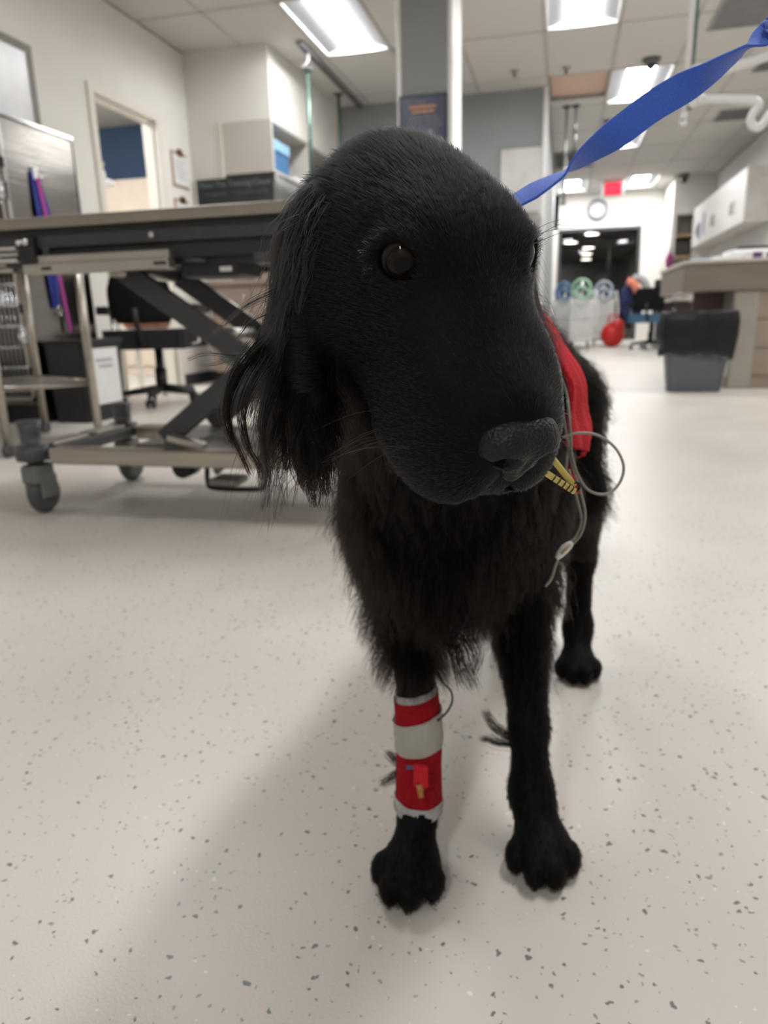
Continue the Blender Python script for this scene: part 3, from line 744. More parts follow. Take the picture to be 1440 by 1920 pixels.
part('plinth', BLACK(), t, (box, -0.8, -0.31, 8.28, 8.54, 0, 0.1))

# ------------------------------------------------------------------ exam table
t = thing('exam_table', 'stainless topped scissor lift exam table on casters', 'exam table', (-1.15, 2.03, 0))
part('table_top', STEELD(), t, (box, -1.95, -0.42, 1.74, 2.33, 0.802, 0.832, 0.006))
part('gap_strip', BLACK(), t, (box, -1.93, -0.44, 1.76, 2.31, 0.788, 0.802))  # black strip in the gap between top and rails
part('side_rail', CHAR(), t, (box, -1.93, -0.44, 1.755, 1.79, 0.755, 0.788, 0.004))
part('side_rail', CHAR(), t, (box, -1.93, -0.44, 2.28, 2.315, 0.755, 0.788, 0.004))
part('under_frame', mat('dark_underframe', (42, 43, 46), 0.5), t, (box, -1.36, -0.46, 1.775, 2.29, 0.716, 0.756, 0.004), (box, -1.36, -0.46, 1.80, 1.85, 0.70, 0.72), (box, -1.36, -0.46, 2.2, 2.25, 0.70, 0.72))
for x in (-1.03, -0.55):
    part('bolt', CHROME(), t, (cyl, (x, 1.755, 0.772), (x, 1.747, 0.772), 0.007, None, 10))
ch = part('rail_channel', ALU(), t, (box, -1.42, -0.985, 1.745, 1.775, 0.714, 0.736, 0.003), (box, -1.42, -0.985, 1.738, 1.78, 0.688, 0.716, 0.004))
part('slot', BLACK(), ch, (box, -1.025, -0.99, 1.7365, 1.739, 0.698, 0.706), (box, -1.36, -1.33, 1.7365, 1.739, 0.698, 0.706))
cl = part('clamp', BLACK(), t, (box, -1.425, -1.375, 1.735, 1.775, 0.715, 0.785, 0.006), (box, -1.42, -1.385, 1.74, 1.77, 0.69, 0.715, 0.004))
part('knob', CHROME(), cl, (sph, (-1.410, 1.728, 0.768), 0.009), (sph, (-1.390, 1.728, 0.769), 0.010))
part('tray_arm', CHROME(), t, (box, -1.95, -1.43, 1.735, 1.76, 0.752, 0.762, 0.003), (box, -1.95, -1.43, 1.735, 1.76, 0.722, 0.732, 0.003), (cyl, (-1.95, 1.747, 0.742), (-1.43, 1.747, 0.742), 0.006))
bxp = part('control_box', BLACK(), t, (box, -0.985, -0.82, 1.80, 1.95, 0.668, 0.705, 0.004))
part('sticker', PAPER(), bxp, (box, -0.872, -0.838, 1.7985, 1.8, 0.679, 0.691))
part('bracket', DGREY(), t, (box, -0.76, -0.71, 1.765, 1.79, 0.703, 0.719, 0.003), (cyl, (-0.96, 1.78, 0.712), (-0.90, 1.78, 0.706), 0.006))
def beam(bm, p, q, h, w):
    p, q = Vector(p), Vector(q); d = (q - p); L = d.length; d.normalize(); y = Vector((0, 1, 0)); z = d.cross(y)
    M = Matrix(((d.x, y.x, z.x, p.x), (d.y, y.y, z.y, p.y), (d.z, y.z, z.z, p.z), (0, 0, 0, 1)))
    box(bm, 0, L, -w / 2, w / 2, -h / 2, h / 2, 0.004, M)
for y in (1.85, 2.15):
    a1 = part('scissor_arm', CHAR(), t, (beam, (-1.185, y, 0.695), (-0.47, y, 0.205), 0.060, 0.022))
    part('edge_strip', ALU(), a1, (beam, (-1.02, y, 0.615), (-0.84, y, 0.4915), 0.006, 0.018))
    y2 = y + 0.026
    part('scissor_arm', CHAR(), t, (beam, (-1.13, y2, 0.222), (-0.50, y2, 0.680), 0.060, 0.022))
    part('pivot', CHROME(), t, (cyl, (-0.833, y - 0.02, 0.45), (-0.833, y + 0.05, 0.45), 0.016))
part('cross_tube', ALU(), t, (cyl, (-0.94, 1.84, 0.515), (-0.94, 2.18, 0.515), 0.02)); part('cross_tube', ALU(), t, (cyl, (-1.185, 1.80, 0.69), (-1.185, 2.2, 0.69), 0.014))
part('actuator', mat('grey_actuator', (150, 152, 154), 0.35, 0.6), t, (cyl, (-0.98, 2.0, 0.46), (-0.62, 2.0, 0.30), 0.025), (cyl, (-0.70, 2.0, 0.335), (-0.52, 2.0, 0.255), 0.035))
for y in (1.80, 2.25):
    part('base_rail', STEEL(), t, (box, -1.455, -0.50, y - 0.028, y + 0.028, 0.160, 0.208, 0.006))
part('base_plate', mat('grey_base', (120, 118, 114), 0.4, 0.5), t, (box, -1.25, -0.55, 1.83, 2.22, 0.185, 0.20), (box, -1.20, -1.05, 1.83, 2.2, 0.20, 0.215), (box, -0.62, -0.52, 1.8, 2.25, 0.165, 0.205))
part('wedge_plate', ALU(), t, (beam, (-1.09, 1.835, 0.235), (-0.98, 1.835, 0.21), 0.02, 0.04))
part('cross_bar', DGREY(), t, (box, -1.55, -1.47, 1.80, 2.25, 0.165, 0.205, 0.008))
for y0, y1 in ((1.83, 2.0), (2.04, 2.2)):
    part('brake_strip', ALU(), t, (box, -1.545, -1.475, y0, y1, 0.205, 0.215, 0.003))
for cx_, cy_ in ((-1.53, 1.80), (-1.515, 2.25), (-0.49, 1.80), (-0.49, 2.25)):
    c = part('caster', DGREY(), t, (lathe, (cx_, cy_, 0), [(0.0, 0.285), (0.036, 0.285), (0.030, 0.25), (0.030, 0.215), (0.048, 0.213), (0.052, 0.19), (0.048, 0.168), (0.02, 0.16), (0.018, 0.15), (0, 0.15)], 20))
    part('fork', mat('grey_green_fork', (112, 116, 112), 0.5), c, (box, cx_ - 0.03, cx_ + 0.03, cy_ - 0.035, cy_ + 0.05, 0.095, 0.155, 0.012), (box, cx_ - 0.032, cx_ - 0.022, cy_ - 0.02, cy_ + 0.05, 0.05, 0.12, 0.004), (box, cx_ + 0.022, cx_ + 0.032, cy_ - 0.02, cy_ + 0.05, 0.05, 0.12, 0.004))
    part('wheel', DGREY(), c, (lathe, (cx_, cy_ + 0.02, 0.06), [(0, -0.02), (0.035, -0.021), (0.05, -0.02), (0.06, -0.008), (0.06, 0.008), (0.05, 0.02), (0.035, 0.021), (0, 0.02)], 24, 'x'))
fp = part('foot_pedal', BLACK(), t, (tube, curve_pts([(-1.06, 2.0, 0.16), (-1.06, 1.98, 0.075), (-1.03, 1.97, 0.055), (-0.90, 1.97, 0.055), (-0.865, 1.97, 0.07), (-0.86, 1.98, 0.15)], 30), 0.008))
part('pedal_pad', mat('pale_pedal', (176, 172, 160), 0.5), fp, (box, -1.05, -0.95, 1.96, 2.05, 0.062, 0.085, 0.008), (tube, curve_pts([(-1.04, 2.0, 0.10), (-0.99, 2.0, 0.135), (-0.93, 2.0, 0.13)], 12), 0.012))
part('foot_bumper', BLACK(), t, (cyl, (-1.14, 1.97, 0.115), (-1.14, 2.04, 0.115), 0.033), (beam, (-1.16, 2.0, 0.14), (-0.90, 2.0, 0.14), 0.03, 0.03))

# ------------------------------------------------------------------ right side of the room
# wall cabinets on the right wall
t = thing('wall_cabinet', 'long white wall cabinet on right wall with steel handles', 'cabinet', (2.37, 12.6, 1.62))
WL = mat('white_laminate', (226, 224, 219), 0.4, vary=0.015)
part('body', mat('grey_cabinet_end', (196, 192, 186), 0.5), t, (box, 2.21, 2.54, 10.59, 14.55, 1.625, 2.285))
for k in range(6):
    y0 = 10.595 + 0.659 * k
    dr = part('cabinet_door', WL, t, (box, 2.188, 2.209, y0, y0 + 0.652, 1.628, 2.283, 0.003))
    yy = y0 + (0.58 if k % 2 == 0 else 0.07)
    part('handle', mat('cabinet_handle', (120, 120, 118), 0.35, 0.8), dr, (tube, [(2.188, yy, 1.80), (2.16, yy, 1.805), (2.16, yy, 1.935), (2.188, yy, 1.94)], 0.008))
for k, (y, z) in enumerate(((13.35, 1.85), (13.7, 1.80), (13.9, 1.84))):
    tag(part('taped_sheet', mat('mauve_sheet', (150, 146, 170), 0.7), None, (box, 2.184, 2.187, y, y + 0.16, z - 0.09, z + 0.16 + 0.08 * (k == 0))), ('tall', 'low', 'farthest')[k] + ' mauve sheet taped to the white wall cabinet', 'paper', 'sheets on the wall cabinet')
# shelf recess items on the bulkhead
for z in (1.87, 1.5):
    part('shelf', mat('wood_shelf', (206, 178, 140), 0.5), bh, (box, 1.92, 2.22, 14.7, 15.2, z - 0.02, z + 0.02))
for k in range(5):
    t = thing('binder', ('first', 'second', 'middle', 'fourth', 'last')[k] + ' dark binder from the left on far recess shelf', 'binder', (1.96 + 0.05 * k, 14.95, 1.52), 'binders in the far recess')
    part('cover', mat('dark_binders', (96, 90, 82), 0.6), t, (box, 1.945 + 0.05 * k, 1.985 + 0.05 * k, 14.75, 15.1, 1.522, 1.76 - 0.02 * (k % 2), 0.004))
t = thing('hanging_bag', 'purple bag hanging on the far bulkhead corner', 'bag', (1.80, 14.55, 1.4))
part('pouch', mat('purple_cloth', (150, 70, 128), 0.8), t, (sph, (1.84, 14.55, 1.42), 0.1, 0.7, 0.5, 1.5))
part('loop', mat('purple_cloth'), t, (tube, [(1.82, 14.56, 1.55), (1.84, 14.57, 1.68), (1.86, 14.56, 1.55)], 0.01))
# counter island with a sink face
t = thing('steel_counter', 'stainless steel counter with deep apron and drawers at right', 'counter', (1.3, 6.2, 0))
part('counter_top', mat('pale_counter_top', (196, 190, 180), 0.3, 0.3), t, (box, 0.80, 2.2, 5.60, 6.9, 0.86, 0.885, 0.005))
part('apron', mat('taupe_steel', (142, 132, 122), 0.4, 0.55, vary=0.06, scale=4, stretch=(1, 1, 10)), t, (box, 0.815, 2.19, 5.62, 6.88, 0.675, 0.86, 0.006))
part('pedestal', mat('grey_steel_post', (172, 168, 160), 0.35, 0.6, vary=0.05), t, (box, 1.16, 1.32, 5.635, 6.86, 0.0, 0.675, 0.012))
part('drawer_unit', mat('tan_steel', (160, 148, 134), 0.4, 0.4, vary=0.05), t, (box, 1.30, 2.17, 5.66, 6.86, 0.08, 0.675))
for z0, z1 in ((0.10, 0.28), (0.287, 0.475), (0.482, 0.668)):
    dr = part('drawer', mat('tan_steel'), t, (box, 1.315, 2.16, 5.638, 5.659, z0, z1, 0.003))
    part('handle', STEEL(), dr, (tube, [(1.60, 5.638, z1 - 0.04), (1.60, 5.615, z1 - 0.04), (1.76, 5.615, z1 - 0.04), (1.76, 5.638, z1 - 0.04)], 0.006))
part('kick_plate', mat('tan_steel'), t, (box, 1.15, 2.17, 5.65, 6.86, 0, 0.08))
part('modesty_panel', mat('brown_panel', (104, 90, 84), 0.5), t, (box, 0.95, 1.16, 6.0, 6.03, 0.42, 0.675))
# things on the counter
t = thing('printer', 'white printer with dark lid on steel counter', 'printer', (1.45, 6.3, 0.885))
part('body', WHITEP(), t, (box, 1.22, 1.62, 6.2, 6.55, 0.886, 0.985, 0.012))
part('lid', BLACK(), t, (box, 1.27, 1.58, 6.22, 6.52, 0.985, 1.01, 0.006))
part('tray', WHITEP(), t, (box, 1.10, 1.23, 6.24, 6.48, 0.93, 0.945))
t = thing('glove_box', 'white and purple glove box on counter before printer', 'box', (1.33, 5.9, 0.885))
part('carton', PAPER(), t, (box, 1.24, 1.40, 5.86, 5.96, 0.886, 0.946, 0.003))
part('purple_patch', mat('purple_print', (96, 60, 110), 0.6), t, (box, 1.30, 1.36, 5.857, 5.86, 0.893, 0.94))
t = thing('paper_towel_roll', 'white carton standing on counter near right edge', 'carton', (1.52, 5.85, 0.885))
part('carton', PAPER(), t, (box, 1.42, 1.56, 5.80, 5.95, 0.886, 0.95, 0.003))
part('flap', PAPER(), t, (box, 1.42, 1.56, 5.795, 5.80, 0.93, 0.955))
t = thing('stapler', 'small black stapler on counter beside white carton', 'stapler', (1.40, 5.72, 0.885))
part('base', BLACK(), t, (box, 1.36, 1.42, 5.70, 5.74, 0.886, 0.894))
part('arm', BLACK(), t, (box, 1.36, 1.42, 5.705, 5.735, 0.896, 0.925, 0.006))
for k, (x, y, w) in enumerate(((0.86, 5.75, 0.14), (1.00, 5.9, 0.13), (1.10, 5.72, 0.10))):
    tag(part('loose_papers', PAPER() if k else mat('pale_blue_paper', (190, 204, 226), 0.7), None, (box, x, x + w, y, y + 0.2, 0.886, 0.896 + 0.008 * k), (box, x + 0.02, x + w + 0.02, y + 0.02, y + 0.18, 0.8965 + 0.008 * k, 0.904 + 0.008 * k)),
        ('pale blue papers at the left end of steel counter', 'white paper pile in middle of steel counter front', 'small white paper pile beside glove box')[k], 'papers', 'papers on the steel counter')
t = thing('spray_bottle', 'white bottle at right end of the steel counter', 'bottle', (1.53, 6.1, 0.885))
part('body', WHITEP(), t, (lathe, (1.56, 6.08, 0.886), [(0, 0), (0.04, 0), (0.042, 0.12), (0.02, 0.16), (0.015, 0.2), (0, 0.2)]))
part('trigger', WHITEP(), t, (box, 1.52, 1.60, 6.065, 6.095, 1.08, 1.12, 0.008))

# grey bin with liner
t = thing('trash_can', 'slate grey trash can with a black liner by counter', 'bin', (0.905, 5.46, 0))
bm = bm_new()
taper(bm, 0.68, 1.13, 5.32, 5.60, 0.0, 0.51, 0.055)
bmesh.ops.solidify(bm, geom=bm.faces[:], thickness=0.004)
obj('body', bm, mat('slate_plastic', (94, 98, 108), 0.5, vary=0.04), t)
bm = bm_new()
rr = random.Random(5)
rings = []
prof = [(1.0, 0.545, 0.0), (1.06, 0.535, 0.02), (1.10, 0.47, 0.03), (1.10, 0.38, 0.04), (1.06, 0.30, 0.05), (1.03, 0.25, 0.06)]
for g, z, amp in prof:
    ring = []
    n = 48
    for k in range(n):
        a = 2 * math.pi * k / n
        cx_, sy_ = math.cos(a), math.sin(a)
        m_ = max(abs(cx_), abs(sy_)) ** 0.85
        x = 0.905 + 0.227 * g * cx_ / m_ ; y = 5.46 + 0.142 * g * sy_ / m_
        w = amp * (0.25 * math.sin(5 * a + z * 9) + 0.25 * math.sin(11 * a + 2) + rr.uniform(-0.15, 0.15))
        ring.append(bm.verts.new((x + w * cx_ * 0.4, y + w * sy_ * 0.4, z + w * 0.35 + (0.02 * math.sin(2 * a) if z < 0.3 else 0))))
    rings.append(ring)
for A, B in zip(rings[:-1], rings[1:]):
    for k in range(48):
        f = bm.faces.new((A[k], A[(k + 1) % 48], B[(k + 1) % 48], B[k])); f.smooth = True
bmesh.ops.solidify(bm, geom=bm.faces[:], thickness=0.003)
obj('liner', bm, mat('black_bag', (48, 47, 50), 0.35, vary=0.2, scale=12, bump=0.3, bscale=18), t)

# far clutter: chair with jacket, red bag, anaesthesia machines
BLSEAT = mat('blue_seat', (62, 98, 124), 0.8, vary=0.1)
office_chair('office_chair', 'office chair with blue seat and black back in the distance', (1.28, 11.6, 0), math.radians(160), BLSEAT, BFAB)
t = thing('jacket', 'navy and coral jacket draped over distant blue chair', 'jacket', (1.0, 11.9, 0.5))
NAVY = mat('navy_cloth', (34, 44, 86), 0.85, vary=0.15, scale=10)
bm = bm_new(); sph(bm, (0.96, 11.9, 0.72), 0.16, 0.9, 0.7, 1.5); sph(bm, (1.02, 11.85, 0.55), 0.14, 1.0, 0.7, 1.2); obj('body', bm, NAVY, t)
bm = bm_new(); tube(bm, curve_pts([(0.92, 11.78, 1.0), (1.0, 11.76, 0.96), (1.06, 11.75, 0.86), (1.12, 11.76, 0.72)], 16), [0.06] * 16); obj('coral_sleeve', bm, mat('coral_cloth', (226, 138, 114), 0.85), t)
bm = bm_new(); tube(bm, curve_pts([(1.0, 11.85, 1.04), (1.12, 11.83, 1.02), (1.2, 11.82, 0.9), (1.22, 11.82, 0.78)], 16), [0.055] * 16); obj('grey_sleeve', bm, mat('grey_cloth', (170, 172, 174), 0.85), t)
t = thing('red_bag', 'shiny red bag on floor near the distant chair', 'bag', (0.86, 12.2, 0))
RED = mat('red_vinyl', (196, 36, 34), 0.35, vary=0.1, scale=8, bump=0.1, bscale=12)
bm = bm_new(); sph(bm, (0.80, 12.6, 0.2), 0.2, 0.95, 0.7, 1.0); sph(bm, (0.86, 12.55, 0.32), 0.13, 0.9, 0.7, 1.0); obj('body', bm, RED, t)
part('handle', RED, t, (tube, curve_pts([(0.72, 12.6, 0.38), (0.75, 12.6, 0.5), (0.86, 12.6, 0.5), (0.9, 12.6, 0.4)], 12), 0.015))
t = thing('side_desk', 'low pale desk with dark clutter behind trash can', 'desk', (1.6, 12.2, 0))
part('desk_top', mat('pale_desk', (196, 188, 178), 0.5), t, (box, 1.36, 2.15, 11.9, 12.5, 0.70, 0.74, 0.005))
for x in (1.40, 2.1):
    for y in (11.95, 12.45):
        part('leg', DGREY(), t, (box, x - 0.02, x + 0.02, y - 0.02, y + 0.02, 0, 0.70))
part('dark_shelf', mat('dark_maroon', (58, 36, 40), 0.6), t, (box, 1.4, 2.1, 12.0, 12.45, 0.45, 0.68))
tag(part('monitor_hood', BLACK(), None, (box, 1.34, 1.62, 12.05, 12.15, 0.742, 1.02, 0.03)), 'black rounded screen on the low pale desk', 'screen')
def machine(label, x, y, colr, hose):
    t = thing('anaesthesia_machine', label, 'anaesthesia machine', (x, y, 0), 'anaesthesia machines in the distance')
    part('cabinet', WHITEP(), t, (box, x - 0.19, x + 0.19, y - 0.2, y + 0.2, 0.12, 0.80, 0.02))
    part('drawer', mat('pale_grey_drawer', (206, 206, 202), 0.4), t, (box, x - 0.17, x + 0.17, y - 0.215, y - 0.2, 0.2, 0.45, 0.004))
    part('drawer', mat('pale_grey_drawer'), t, (box, x - 0.17, x + 0.17, y - 0.215, y - 0.2, 0.46, 0.7, 0.004))
    part('post', CHROME(), t, (cyl, (x, y, 0.8), (x, y, 1.06), 0.02))
    for dx in (-0.12, 0.12):
        part('gauge', mat('gauge_white', (222, 222, 222), 0.3), t, (cyl, (x + dx, y - 0.1, 0.86), (x + dx, y - 0.15, 0.86), 0.05))
        part('caster', BLACK(), t, (cyl, (x + dx - 0.015, y, 0.05), (x + dx + 0.015, y, 0.05), 0.05))
        part('caster_stem', BLACK(), t, (cyl, (x + dx, y, 0.05), (x + dx, y, 0.13), 0.015))
    rh = random.Random(int(x * 100) + 5)
    part('breathing_hose', hose, t, (tube, curve_pts([(x - 0.14, y - 0.18, 0.78), (x - 0.15, y - 0.22, 0.95 + rh.uniform(-.04, .04)), (x - 0.04, y - 0.24, 1.06), (x + 0.10, y - 0.22, 1.0 + rh.uniform(-.04, .04)), (x + 0.12, y - 0.24, 0.84), (x + 0.0, y - 0.26, 0.78), (x - 0.10, y - 0.25, 0.88), (x - 0.02, y - 0.24, 0.97), (x + 0.07, y - 0.22, 0.9), (x + 0.15, y - 0.2, 0.78)], 60), 0.022, 8))
    part('drip_line', WHITEP(), t, (tube, curve_pts([(x + 0.2, y - 0.2, 0.9), (x + 0.24, y - 0.22, 0.6), (x + 0.22, y - 0.22, 0.3)], 12), 0.02))
machine('white machine with a green hose loop beyond the dog', 0.28, 12.4, None, mat('green_hose', (160, 200, 170), 0.4))
machine('white machine with clear hoses left of red bag', 0.66, 13.4, None, mat('clear_hose', (190, 198, 214), 0.3))
machine('white machine with a blue hose nearest the corner guard', 0.02, 13.2, None, mat('blue_hose', (96, 136, 180), 0.4))
# ------------------------------------------------------------------ the dog
# body surface: a smooth blend of rounded volumes, meshed as one continuous skin
# ---- head frame: columns = left, forward, up directions of the head in the room
def _n(v): v=np.asarray(v,float); return v/np.linalg.norm(v)
HO=np.array([-.056,.392,.570]); 
HF=_n([.515,-.618,-.56]); HL=_n([.785,.618,.05]); HL=_n(HL-HF*(HL@HF)); HU=_n(-np.cross(HL,HF))
if HU[2]<0: HU=-HU
HM=np.stack([HL,HF,HU],1)
def hp(x,y,z): return HO+HM@np.array([x,y,z],float)

class Field:
    def __init__(s,ax):
        s.ax=ax; s.D=np.full([len(a) for a in ax],.5,np.float32)
    def _win(s,lo,hi):
        sl=[]
        for a,l,h in zip(s.ax,lo,hi):
            i0=max(0,np.searchsorted(a,l)-1);i1=min(len(a),np.searchsorted(a,h)+1)
            if i1<=i0: return None
            sl.append(slice(i0,i1))
        return tuple(sl)
    def _pts(s,sl):
        return [s.ax[0][sl[0]][:,None,None].astype(np.float32),s.ax[1][sl[1]][None,:,None].astype(np.float32),s.ax[2][sl[2]][None,None,:].astype(np.float32)]
    def comb(s,sl,d,k,op):
        o=s.D[sl]
        if op=='sub':
            d=-d; h=np.maximum(k-np.abs(o-d),0)/k; s.D[sl]=np.maximum(o,d)+h*h*k*.25
        else:
            h=np.maximum(k-np.abs(o-d),0)/k; s.D[sl]=np.minimum(o,d)-h*h*k*.25
    def ell(s,c,r,k=.02,M=None,op='add'):
        c=np.asarray(c,float);r=np.asarray(r,float)
        if M is None: M=np.eye(3)
        ext=np.abs(M)@r+k+.012
        sl=s._win(c-ext,c+ext)
        if sl is None: return
        X,Y,Z=s._pts(sl);X=X-c[0];Y=Y-c[1];Z=Z-c[2]
        a=[(M[0,i]*X+M[1,i]*Y+M[2,i]*Z)/r[i] for i in range(3)]
        k0=np.sqrt(a[0]**2+a[1]**2+a[2]**2);k1=np.sqrt((a[0]/r[0])**2+(a[1]/r[1])**2+(a[2]/r[2])**2)
        d=np.where(k1>1e-6,k0*(k0-1)/np.maximum(k1,1e-6),-min(r)).astype(np.float32)
        s.comb(sl,d,k,op)
    def cone(s,p,q,r0,r1,k=.02,op='add'):
        p=np.asarray(p,float);q=np.asarray(q,float)
        R=max(r0,r1)+k+.012
        sl=s._win(np.minimum(p,q)-R,np.maximum(p,q)+R)
        if sl is None: return
        X,Y,Z=s._pts(sl);v=q-p;L=v@v
        t=np.clip(((X-p[0])*v[0]+(Y-p[1])*v[1]+(Z-p[2])*v[2])/L,0,1)
        d=np.sqrt((X-p[0]-t*v[0])**2+(Y-p[1]-t*v[1])**2+(Z-p[2]-t*v[2])**2)-(r0+t*(r1-r0))
        s.comb(sl,d.astype(np.float32),k,op)
    def chain(s,pts,k=.02):
        for (p,r),(q,r2) in zip(pts[:-1],pts[1:]): s.cone(p,q,r,r2,k)
    def mesh(s):
        D=s.D; nx,ny,nz=D.shape; S=D<0
        c=np.zeros((nx-1,ny-1,nz-1),np.int8)
        for i in (0,1):
            for j in (0,1):
                for l in (0,1): c+=S[i:nx-1+i,j:ny-1+j,l:nz-1+l]
        idx=np.argwhere((c>0)&(c<8))
        vid=np.full(c.shape,-1,np.int64);vid[tuple(idx.T)]=np.arange(len(idx))
        I,J,K=idx.T; acc=np.zeros((len(idx),3));cnt=np.zeros(len(idx))
        A=[np.asarray(a,float) for a in s.ax]
        E=[((0,0,0),(1,0,0)),((0,1,0),(1,1,0)),((0,0,1),(1,0,1)),((0,1,1),(1,1,1)),((0,0,0),(0,1,0)),((1,0,0),(1,1,0)),((0,0,1),(0,1,1)),((1,0,1),(1,1,1)),((0,0,0),(0,0,1)),((1,0,0),(1,0,1)),((0,1,0),(0,1,1)),((1,1,0),(1,1,1))]
        for a,b in E:
            va=D[I+a[0],J+a[1],K+a[2]];vb=D[I+b[0],J+b[1],K+b[2]]
            m=(va<0)!=(vb<0); t=np.where(m,va/np.where(m,va-vb,1),0)
            P=np.stack([A[0][I+a[0]]*(1-t)+A[0][I+b[0]]*t,A[1][J+a[1]]*(1-t)+A[1][J+b[1]]*t,A[2][K+a[2]]*(1-t)+A[2][K+b[2]]*t],1)
            acc+=P*m[:,None];cnt+=m
        V=acc/np.maximum(cnt,1)[:,None]
        F=[]
        def quads(m,o):
            e=np.argwhere(m)
            return e
        # x edges
        for axn in range(3):
            sA=[slice(None)]*3;sB=[slice(None)]*3;sA[axn]=slice(0,-1);sB[axn]=slice(1,None)
            a=S[tuple(sA)];b=S[tuple(sB)]
            ch=np.argwhere(a!=b); u,w=[(1,2),(2,0),(0,1)][axn]
            ok=(ch[:,u]>0)&(ch[:,w]>0)&(ch[:,u]<D.shape[u]-1)&(ch[:,w]<D.shape[w]-1); ch=ch[ok]
            def g(du,dw):
                q=ch.copy();q[:,u]-=du;q[:,w]-=dw;return vid[tuple(q.T)]
            q=np.stack([g(1,1),g(0,1),g(0,0),g(1,0)],1)
            ins=a[tuple(ch.T)]
            q[~ins]=q[~ins][:,::-1]
            F.append(q)
        F=np.concatenate(F);F=F[(F>=0).all(1)]
        return V,F
def axis(*segs):
    out=[];
    for a,b,h in segs:
        n=max(2,int(round((b-a)/h)));out.append(np.linspace(a,b,n,endpoint=False))
    return np.concatenate(out+[np.array([segs[-1][1]])])

def build(q=1.0):
    f=.0024*q;c=.0055*q
    ax=[axis((-.30,-.19,c),(-.19,.075,f),(.075,.19,c)),axis((.26,.52,f),(.52,1.34,c)),axis((-.012,.40,c),(.40,.71,f))]
    F=Field(ax)
    dog(F)
    return F.mesh()
def dog(F):
    E=F.ell;C=F.cone
    # torso
    E((-.085,.80,.415),(.098,.20,.135),.05)
    E((-.103,.665,.372),(.076,.085,.112),.06)
    E((-.070,.98,.445),(.078,.17,.098),.05)
    E((-.072,1.09,.465),(.070,.10,.102),.05)
    C((-.090,.74,.45),(-.094,.50,.570),.090,.062,.06)
    C((-.10,.62,.41),(-.092,.48,.53),.066,.056,.05)
    C((-.055,1.17,.50),(-.05,1.26,.40),.03,.02,.04);C((-.05,1.26,.40),(-.045,1.29,.24),.02,.013,.02)
    # forelegs
    for s,(sh,el,ca,pa,pw) in enumerate((((-.152,.69,.36),(-.150,.705,.26),(-.130,.646,.125),(-.128,.628,.055),(-.127,.588,.02)),((-.048,.72,.36),(-.036,.74,.26),(-.019,.690,.125),(-.014,.675,.055),(-.001,.642,.02)))):
        C(sh,el,.052,.036,.05);C(el,ca,(.030,.034)[s],(.0155,.019)[s],.02);C(ca,pa,(.0155,.0195)[s],(.017,.020)[s],.012);C(pa,pw,(.0175,.021)[s],.022,.02)
        paw(F,pw,(-.16,-1) if s==0 else (.12,-1))
    # hind legs
    for s in (0,1):
        x=.042 if s==0 else -.062
        d=-.022 if s==0 else .04
        C((x-.042*(1-2*s),1.10+d,.42),(x-.016,1.05+d,.30),.064,.034,.05);C((x-.010,1.05+d,.30),(x,1.17+d,.165),.034,.022,.03)
        C((x,1.17+d,.165),(x+.0,1.13+d,.06),.021,.019,.02);C((x,1.13+d,.06),(x,1.085+d,.02),.021,.021,.02)
        paw(F,(x,1.085+d,.02),(.1,-1),.95)
    head(F)
def paw(F,p,d,s=1.):
    p=np.array(p,float);d=_n([d[0],d[1],0]);l=np.array([-d[1],d[0],0.])
    F.ell(p+d*.008,(.030*s,.036*s,.021*s),.015)
    for a,b in ((-.0265,.014),(-.0095,.033),(.0095,.033),(.0265,.014)):
        F.ell(p+l*a*s+d*b*s+np.array([0,0,-.004]),(.0118*s,.018*s,.0165*s),.003)
def head(F):
    def E(x,y,z,r,k=.015,op='add'): F.ell(hp(x,y,z),r,k,HM,op)
    def C(a,b,r0,r1,k=.015,op='add'): F.cone(hp(*a),hp(*b),r0,r1,k,op)
    E(0,-.060,-.006,(.051,.066,.046),.03)
    E(0,-.02,.001,(.038,.042,.033),.03)
    E(0,.010,-.008,(.022,.032,.022),.02)
    for s in (-1,1):
        E(s*.021,-.010,.014,(.019,.024,.018),.02)
        E(s*.036,-.045,-.030,(.028,.050,.038),.03)
        E(s*.024,.025,-.030,(.021,.045,.028),.02)
        E(s*.024,.038,-.058,(.022,.050,.038),.02)
        E(s*.015,.064,-.055,(.020,.031,.032),.015)
    C((0,.005,-.012),(0,.074,-.028),.026,.020,.02)
    C((0,-.04,-.068),(0,.052,-.084),.034,.018,.02)
    # ears
    for s in (-1,1):
        b=hp(s*.048,-.075,-.014)
        o=HL*s
        pts=[b,b+o*.010+np.array([0,0,-.03]),b+o*.016+np.array([0,0,-.075]),b+o*.014+np.array([0,0,-.115])]
        M=np.stack([HF,o,np.cross(HF,o)],1)
        for i,(r) in enumerate(((.022,.013,.020),(.032,.011,.032),(.036,.010,.036),(.028,.009,.028))):
            F.ell(pts[i],r,.02,M)
    # mouth line
    for s in (-1,1):
        ml=[(0,.094,-.052),(s*.004,.094,-.064),(s*.012,.088,-.074),(s*.024,.070,-.083),(s*.034,.040,-.084)]
        for a,b in zip(ml[:-1],ml[1:]): C(a,b,.0022,.0022,.004,'sub')
    # eye rims and sockets
    for s in (-1,1):
        n=eye_axis(s); M=np.stack([_n(np.cross(HU,n)),n,HU-n*(HU@n)],1); M[:,2]=_n(M[:,2])
        c=hp(s*EYE[0],EYE[1],EYE[2])
        F.ell(c,(.0145,.006,.012),.010,M)
        F.ell(c+n*.004,(.0108,.011,.0088),.003,M,'sub')
EYE=(.0355,.003,.013)
def eye_axis(s): return _n(HF*.72+HL*s*.66+HU*.22)
